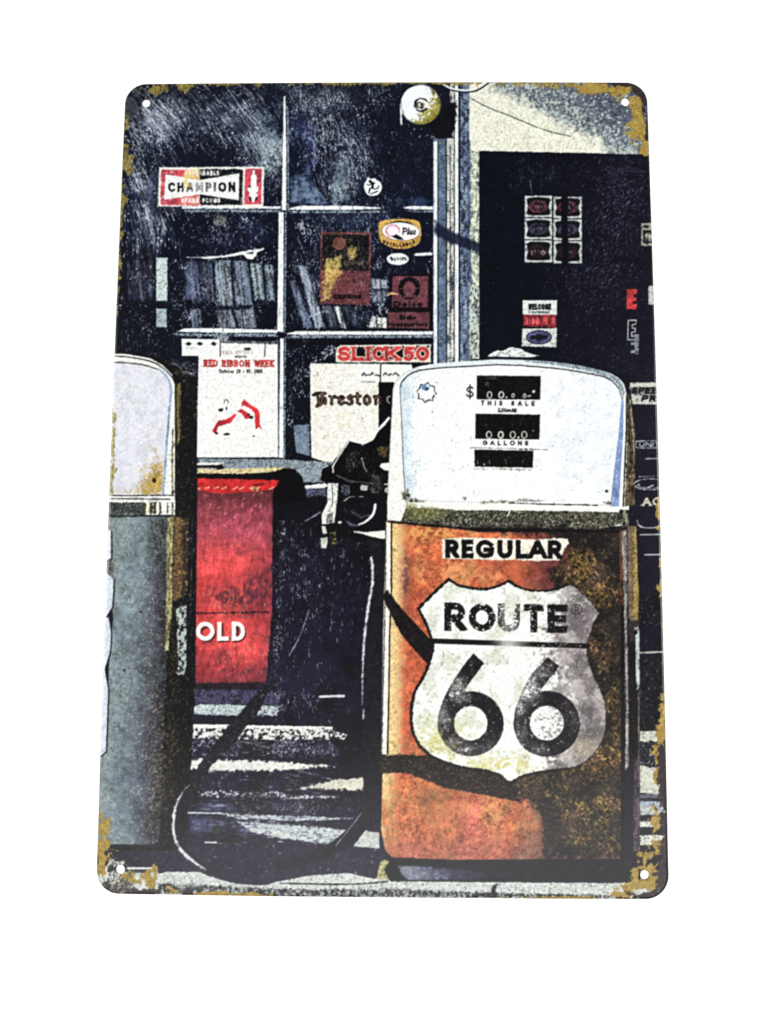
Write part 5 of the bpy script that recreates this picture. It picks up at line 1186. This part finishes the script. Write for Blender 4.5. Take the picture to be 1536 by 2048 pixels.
rough = nz(4, 6, 15, 211)[FULL] * .16 + nz(12, seed=212)[FULL] * .2 + nz(2, seed=213)[FULL] * .1
g1 = blobs([(320, 176, 26, 14), (365, 172, 26, 10), (440, 166, 60, 6), (700, 166, 40, 7), (760, 165, 300, 4), (1060, 165, 60, 7), (1100, 167, 40, 8), (252, 244, 8, 26), (250, 318, 11, 32), (242, 390, 9, 46), (240, 440, 8, 50), (236, 520, 6, 60), (232, 590, 4, 40),
            (226, 860, 5, 60), (222, 950, 6, 40)])
g1 = sstep(g1 + rough * 1.5, .06, .3)
g2 = blobs([(1190, 174, 40, 16), (1240, 180, 34, 18), (1272, 205, 24, 30), (1278, 250, 20, 40), (1268, 268, 18, 14), (1290, 290, 10, 30), (1318, 1010, 6, 50), (1326, 1130, 8, 60), (1322, 1180, 10, 20), (1330, 1260, 5, 60), (1326, 1420, 9, 40), (1321, 1470, 12, 40), (1316, 1510, 14, 30), (1314, 1550, 8, 24),
            (1310, 1640, 16, 22), (1316, 1690, 14, 26), (1298, 1735, 24, 36), (1300, 1760, 26, 28), (1270, 1750, 10, 20), (1262, 1775, 30, 14), (1240, 1790, 34, 8), (1120, 1796, 90, 4),
            (203, 1660, 16, 30), (204, 1700, 16, 40), (206, 1735, 14, 24), (258, 1758, 34, 14), (300, 1764, 14, 26), (310, 1744, 6, 18), (338, 1780, 20, 12), (420, 1790, 70, 9), (500, 1792, 60, 7), (575, 1795, 40, 4)])
g2m = sstep(g2 + rough * .9, .12, .22)
gcol = mot((166, 140, 68), (144, 118, 56), 6, .6, c3=(196, 172, 96), th3=1.3, seed=58)
put(FULL, g1, mot((158, 142, 66), (104, 90, 46), 3, .3, c3=(206, 194, 130), th3=1.1, seed=57), 'gold', .85)
put(FULL, g2m, gcol, 'gold')
b = blobs([(1256, 166, 50, 7), (1290, 200, 9, 50), (1276, 180, 16, 18), (1296, 250, 6, 40), (1332, 1540, 20, 60), (1334, 1600, 18, 60), (1336, 1680, 18, 80), (1334, 1760, 24, 50), (1310, 1796, 50, 16), (1250, 1800, 60, 6), (240, 1786, 60, 14), (290, 1783, 60, 8), (376, 1788, 14, 12), (215, 1770, 14, 20), (1338, 1440, 8, 60)])
bm = sstep(b + rough * .8, .08, .2)
put(FULL, bm, mot((56, 45, 46), (44, 37, 40), 8, .4, c3=(120, 100, 84), th3=2.2, seed=59), 'brownedge')
k_ = sstep(blobs([(250, 180, 24, 26), (262, 210, 26, 40)]) + rough, .1, .6)
put(FULL, k_, mot((70, 68, 74), (46, 45, 52), 5, .3, sy=3, ang=20, c3=(150, 150, 154), th3=1.3), None, .8)
k_ = sstep(blobs([(236, 1770, 40, 22)]) + rough, .1, .5)
put(FULL, k_, mot((92, 88, 84), (44, 40, 44), 4, .1, c3=(206, 204, 190), th3=.7), 'brownedge', .9)
k_ = sstep(blobs([(232, 1728, 14, 12), (226, 1752, 14, 16)]) + rough * .8, .1, .35)
put(FULL, k_, mot((230, 230, 222), (110, 108, 100), 4, .3, c3=(40, 38, 36), th3=1.0), 'kerb')
S(arc(228, 1740, 16, 17, 100, 250), 2, (226, 226, 216), 'kerb', rough=1.2); S(arc(222, 1704, 14, 6, 190, 350), 2, (120, 110, 80), 'gold', rough=1)


def blur(a, r):
    """two box passes"""
    for _ in range(2):
        for ax_ in (0, 1):
            w = [(0, 0)] * 3; w[ax_] = (r + 1, r)
            c = np.cumsum(np.pad(a, w, mode='edge'), ax_, dtype=np.float64)
            n_ = a.shape[ax_]
            a = ((c[2 * r + 1:2 * r + 1 + n_] - c[:n_]) if ax_ == 0 else (c[:, 2 * r + 1:2 * r + 1 + n_] - c[:, :n_])) / (2 * r + 1)
    return a.astype(np.float32)


# the print is a photograph copied and sharpened: soften slightly, then halo the contrasts
CAN = .35 * CAN + .65 * blur(CAN, 1)
CAN = CAN + .30 * (CAN - blur(CAN, 3))
CAN = np.clip(CAN, 0, 1)
# ===== END OF ARTWORK

# ======================================================================
# THE SIGN: pressed tin plate 200 x 300 mm, rounded corners, four holes,
# with the print on its face split into its printed motifs
# ======================================================================
ART_H = np.array([[5.42709133, 0.27070055, 766.62951619], [-0.02399217, -5.11250912, 940.56221923], [-4.31958e-05, 3.1845511e-04, 1.0]])
HOLES = [(-91.9, 142.1), (91.7, 142.1), (91.8, -141.9), (-91.7, -141.8)]
HOLE_R, CORNER = 1.62, 8.0


def art(x, y):
    w = ART_H[2, 0] * x + ART_H[2, 1] * y + 1
    return (ART_H[0, 0] * x + ART_H[0, 1] * y + ART_H[0, 2]) / w, (ART_H[1, 0] * x + ART_H[1, 1] * y + ART_H[1, 2]) / w


def sd_plate(x, y, inset=0.0):
    hx = 100.0 + 0.55 * (1 - (y / 150.0) ** 2) - inset
    hy = 150.0 + 0.45 * (1 - (x / 100.0) ** 2) - inset
    qx = np.abs(x) * ((100.0 - inset) / hx) - (100.0 - inset) + CORNER
    qy = np.abs(y) * ((150.0 - inset) / hy) - (150.0 - inset) + CORNER
    return np.hypot(np.maximum(qx, 0), np.maximum(qy, 0)) + np.minimum(np.maximum(qx, qy), 0) - CORNER


def sd_all(x, y):
    d = sd_plate(x, y)
    for hx, hy in HOLES:
        d = np.maximum(d, HOLE_R - np.hypot(x - hx, y - hy))
    return d


STEP = 0.25
xs = np.arange(-101.0, 101.0 + 1e-6, STEP); ys = np.arange(-151.0, 151.0 + 1e-6, STEP)
nx, ny = len(xs), len(ys)
GX, GY = np.meshgrid(xs, ys)
cxm, cym = np.meshgrid((xs[:-1] + xs[1:]) / 2, (ys[:-1] + ys[1:]) / 2)
keep = sd_all(cxm, cym) < 0
cnt = np.zeros((ny, nx), np.int8)
for dy in (0, 1):
    for dx in (0, 1):
        cnt[dy:ny - 1 + dy, dx:nx - 1 + dx] += keep
rim = (cnt > 0) & (cnt < 4)                         # put the rim vertices exactly on the outline
rx, ry = GX[rim], GY[rim]
for _ in range(3):
    d0 = sd_all(rx, ry); e = 0.02
    gx = (sd_all(rx + e, ry) - sd_all(rx - e, ry)) / (2 * e); gy = (sd_all(rx, ry + e) - sd_all(rx, ry - e)) / (2 * e)
    g2 = np.maximum(gx * gx + gy * gy, .2)
    rx = rx - d0 * gx / g2; ry = ry - d0 * gy / g2
GX[rim], GY[rim] = rx, ry
sdv = np.minimum(sd_plate(GX, GY), 0)
GZ = -0.34 * np.clip(1 + sdv / 0.75, 0, 1) ** 2     # rolled outer edge
hd = np.full(GX.shape, 9.0)
for hx, hy in HOLES:
    hd = np.minimum(hd, np.hypot(GX - hx, GY - hy) - HOLE_R)
GZ -= 0.16 * np.clip(1 - hd / 0.35, 0, 1) ** 2      # punched holes

# colour of every vertex, motif of every face
U, V = art(GX, GY)
fx = np.clip(U - OX - .5, 0, CW - 1.001); fy = np.clip(V - OY - .5, 0, CH - 1.001)
ix = fx.astype(int); iy = fy.astype(int); ax = (fx - ix)[..., None]; ay = (fy - iy)[..., None]
COLV = (CAN[iy, ix] * (1 - ax) + CAN[iy, ix + 1] * ax) * (1 - ay) + (CAN[iy + 1, ix] * (1 - ax) + CAN[iy + 1, ix + 1] * ax) * ay
COLV = np.where(COLV <= .04045, COLV / 12.92, ((COLV + .055) / 1.055) ** 2.4).astype(np.float32)
cu, cv = art(cxm, cym)
FL = LAB[np.clip((cv - OY).astype(int), 0, CH - 1), np.clip((cu - OX).astype(int), 0, CW - 1)]
FL = np.where(keep, FL, 0)

# print material: ink colour from the artwork, satin lacquer with fine orange-peel
m_print, nt, bs = mat('printed_lacquer')
at = nt.nodes.new('ShaderNodeAttribute'); at.attribute_name = 'ink'; at.attribute_type = 'GEOMETRY'
tc = nt.nodes.new('ShaderNodeTexCoord')
hs = nt.nodes.new('ShaderNodeMix'); hs.data_type = 'RGBA'; hs.blend_type = 'MULTIPLY'; hs.inputs[0].default_value = 1.0
hs.inputs[7].default_value = (INK, INK, INK, 1)
nt.links.new(at.outputs['Color'], hs.inputs[6]); nt.links.new(hs.outputs[2], bs.inputs['Base Color'])
n1 = nt.nodes.new('ShaderNodeTexNoise'); n1.inputs['Scale'].default_value = 1400.0; n1.inputs['Detail'].default_value = 2.0
n2 = nt.nodes.new('ShaderNodeTexNoise'); n2.inputs['Scale'].default_value = 45.0; n2.inputs['Detail'].default_value = 3.0
nt.links.new(tc.outputs['Object'], n1.inputs['Vector']); nt.links.new(tc.outputs['Object'], n2.inputs['Vector'])
bp = nt.nodes.new('ShaderNodeBump'); bp.inputs['Strength'].default_value = 0.12; bp.inputs['Distance'].default_value = 0.00008
nt.links.new(n1.outputs[0], bp.inputs['Height']); nt.links.new(bp.outputs[0], bs.inputs['Normal'])
mr = nt.nodes.new('ShaderNodeMapRange'); mr.inputs['To Min'].default_value = 0.22; mr.inputs['To Max'].default_value = 0.30
nt.links.new(n2.outputs[0], mr.inputs['Value']); nt.links.new(mr.outputs[0], bs.inputs['Roughness'])
bs.inputs['Specular IOR Level'].default_value = 0.3

m_tin, nt, bs = mat('tin_edge')
bs.inputs['Metallic'].default_value = 0.6
bs.inputs['Roughness'].default_value = 0.5
n1 = nt.nodes.new('ShaderNodeTexNoise'); n1.inputs['Scale'].default_value = 60.0
rp_ = nt.nodes.new('ShaderNodeValToRGB')
rp_.color_ramp.elements[0].position = .4; rp_.color_ramp.elements[0].color = (.10, .075, .05, 1)
rp_.color_ramp.elements[1].position = .62; rp_.color_ramp.elements[1].color = (.30, .24, .12, 1)
nt.links.new(n1.outputs[0], rp_.inputs[0]); nt.links.new(rp_.outputs[0], bs.inputs['Base Color'])

sign = bpy.data.objects.new('metal_sign', None)
COLL.objects.link(sign)
sign.location = (0, 0, 0)
sign.empty_display_size = 0.05
sign['label'] = 'rectangular tin sign printed with vintage fuel pumps, rounded corners and four holes'
sign['category'] = 'sign'

# tin body under the print
bm = bmesh.new()
def loop(pts):
    vs = [bm.verts.new((x * MM, y * MM, -0.345 * MM)) for x, y in pts]
    return [bm.edges.new((vs[i], vs[(i + 1) % len(vs)])) for i in range(len(vs))]
outl = []
for k in range(360):
    a = 2 * math.pi * k / 360; c_, s_ = math.cos(a), math.sin(a)
    lo, hi = 50.0, 200.0
    for _ in range(30):
        mid = (lo + hi) / 2
        if sd_plate(np.array(mid * c_), np.array(mid * s_)) < 0: lo = mid
        else: hi = mid
    outl.append((lo * c_, lo * s_))
dense = list(outl)                                  # denser at the corners
for sx, sy in ((1, 1), (-1, 1), (-1, -1), (1, -1)):
    for k in range(1, 16):
        a = math.pi / 2 * k / 16
        px, py = sx * (100 - CORNER + CORNER * math.cos(a)), sy * (150 - CORNER + CORNER * math.sin(a))
        dense.append((px, py))
dense.sort(key=lambda q: math.atan2(q[1], q[0]))
edges = loop(dense)
for hx, hy in HOLES:
    edges += loop([(hx + (HOLE_R + .02) * math.cos(2 * math.pi * k / 32), hy + (HOLE_R + .02) * math.sin(2 * math.pi * k / 32)) for k in range(32)])
ret = bmesh.ops.triangle_fill(bm, use_beauty=True, use_dissolve=False, edges=edges)
bmesh.ops.recalc_face_normals(bm, faces=bm.faces[:])
ex = bmesh.ops.extrude_face_region(bm, geom=bm.faces[:])
for g in ex['geom']:
    if isinstance(g, bmesh.types.BMVert):
        g.co.z = -0.5 * MM
bmesh.ops.recalc_face_normals(bm, faces=bm.faces[:])
me = bpy.data.meshes.new('plate'); bm.to_mesh(me); bm.free()
me.materials.append(m_tin)
plate = bpy.data.objects.new('plate', me); COLL.objects.link(plate); plate.parent = sign
plate['label'] = 'thin tin plate with brown edge'

# printed motifs
VX = np.stack([GX.ravel(), GY.ravel(), GZ.ravel()], 1).astype(np.float32) * np.float32(MM)
CVF = np.concatenate([COLV.reshape(-1, 3), np.ones((nx * ny, 1), np.float32)], 1)
vid = np.arange(nx * ny).reshape(ny, nx)
QUADS = np.stack([vid[:-1, :-1], vid[:-1, 1:], vid[1:, 1:], vid[1:, :-1]], -1).reshape(-1, 4)
FLR = FL.ravel()


def islands(lab):
    """number the connected faces of equal motif (rows of runs joined by union-find)"""
    h, w = lab.shape
    comp = np.zeros((h, w), np.int32); par = [0]

    def find(i):
        while par[i] != i:
            par[i] = par[par[i]]; i = par[i]
        return i
    prev = []
    for y in range(h):
        row = lab[y]
        cut = np.flatnonzero(np.diff(row)) + 1
        st = np.concatenate([[0], cut]).tolist(); en = np.concatenate([cut, [w]]).tolist()
        cur = []
        j = 0
        for a_, b_ in zip(st, en):
            v = row[a_]
            if v == 0:
                continue
            k = len(par); par.append(k)
            cur.append((a_, b_, v, k)); comp[y, a_:b_] = k
        i = 0
        for (a_, b_, v, k) in cur:
            while i < len(prev) and prev[i][1] <= a_:
                i += 1
            q = i
            while q < len(prev) and prev[q][0] < b_:
                if prev[q][2] == v:
                    r1, r2 = find(k), find(prev[q][3])
                    if r1 != r2:
                        par[r1] = r2
                q += 1
        prev = cur
    root = np.array([find(i) for i in range(len(par))])
    return root[comp]


COMP = islands(FL).ravel()
FCX, FCY = cxm.ravel(), cym.ravel()
PIECE = 60                                        # faces: smaller flecks stay with the nearest larger piece
made = {}
jobs = []
for key, (pid, name, parent, label) in PARTS.items():
    fi = np.flatnonzero(FLR == pid)
    if len(fi) == 0:
        print('no faces for', key)
        continue
    ids, cnts = np.unique(COMP[fi], return_counts=True)
    big = ids[(cnts >= PIECE)] if (cnts >= PIECE).any() else ids[[np.argmax(cnts)]]
    big = big[np.argsort(-cnts[np.searchsorted(ids, big)])][:40]
    cen = {c: (FCX[fi][COMP[fi] == c], FCY[fi][COMP[fi] == c]) for c in big}
    own = {c: c for c in big}
    bx = {c: (v[0].min(), v[0].max(), v[1].min(), v[1].max()) for c, v in cen.items()}
    order = np.argsort(COMP[fi], kind='stable'); srt = COMP[fi][order]
    first = np.searchsorted(srt, ids)
    for c, f0 in zip(ids, first):
        if c in own:
            continue
        x_, y_ = FCX[fi][order[f0]], FCY[fi][order[f0]]
        own[c] = min(big, key=lambda k: max(bx[k][0] - x_, x_ - bx[k][1], 0) + max(bx[k][2] - y_, y_ - bx[k][3], 0))
    tgt = np.array([own[c] for c in ids])[np.searchsorted(ids, COMP[fi])]
    for c in big:
        jobs.append((key, name, parent, label, QUADS[fi[tgt == c]]))

for key, name, parent, label, q in jobs:
    used, inv = np.unique(q.ravel(), return_inverse=True)
    me = bpy.data.meshes.new(name)
    me.vertices.add(len(used)); me.vertices.foreach_set('co', VX[used].ravel())
    me.loops.add(len(inv)); me.loops.foreach_set('vertex_index', inv.astype(np.int32))
    me.polygons.add(len(q))
    me.polygons.foreach_set('loop_start', np.arange(0, len(inv), 4, dtype=np.int32))
    me.polygons.foreach_set('use_smooth', np.ones(len(q), bool))
    me.update(calc_edges=True)
    ca = me.color_attributes.new('ink', 'FLOAT_COLOR', 'POINT')
    ca.data.foreach_set('color', CVF[used].ravel())
    me.materials.append(m_print)
    o = bpy.data.objects.new(name, me); COLL.objects.link(o)
    o.parent = made.get(parent, sign)
    if label:
        o['label'] = label
    made.setdefault(key, o)
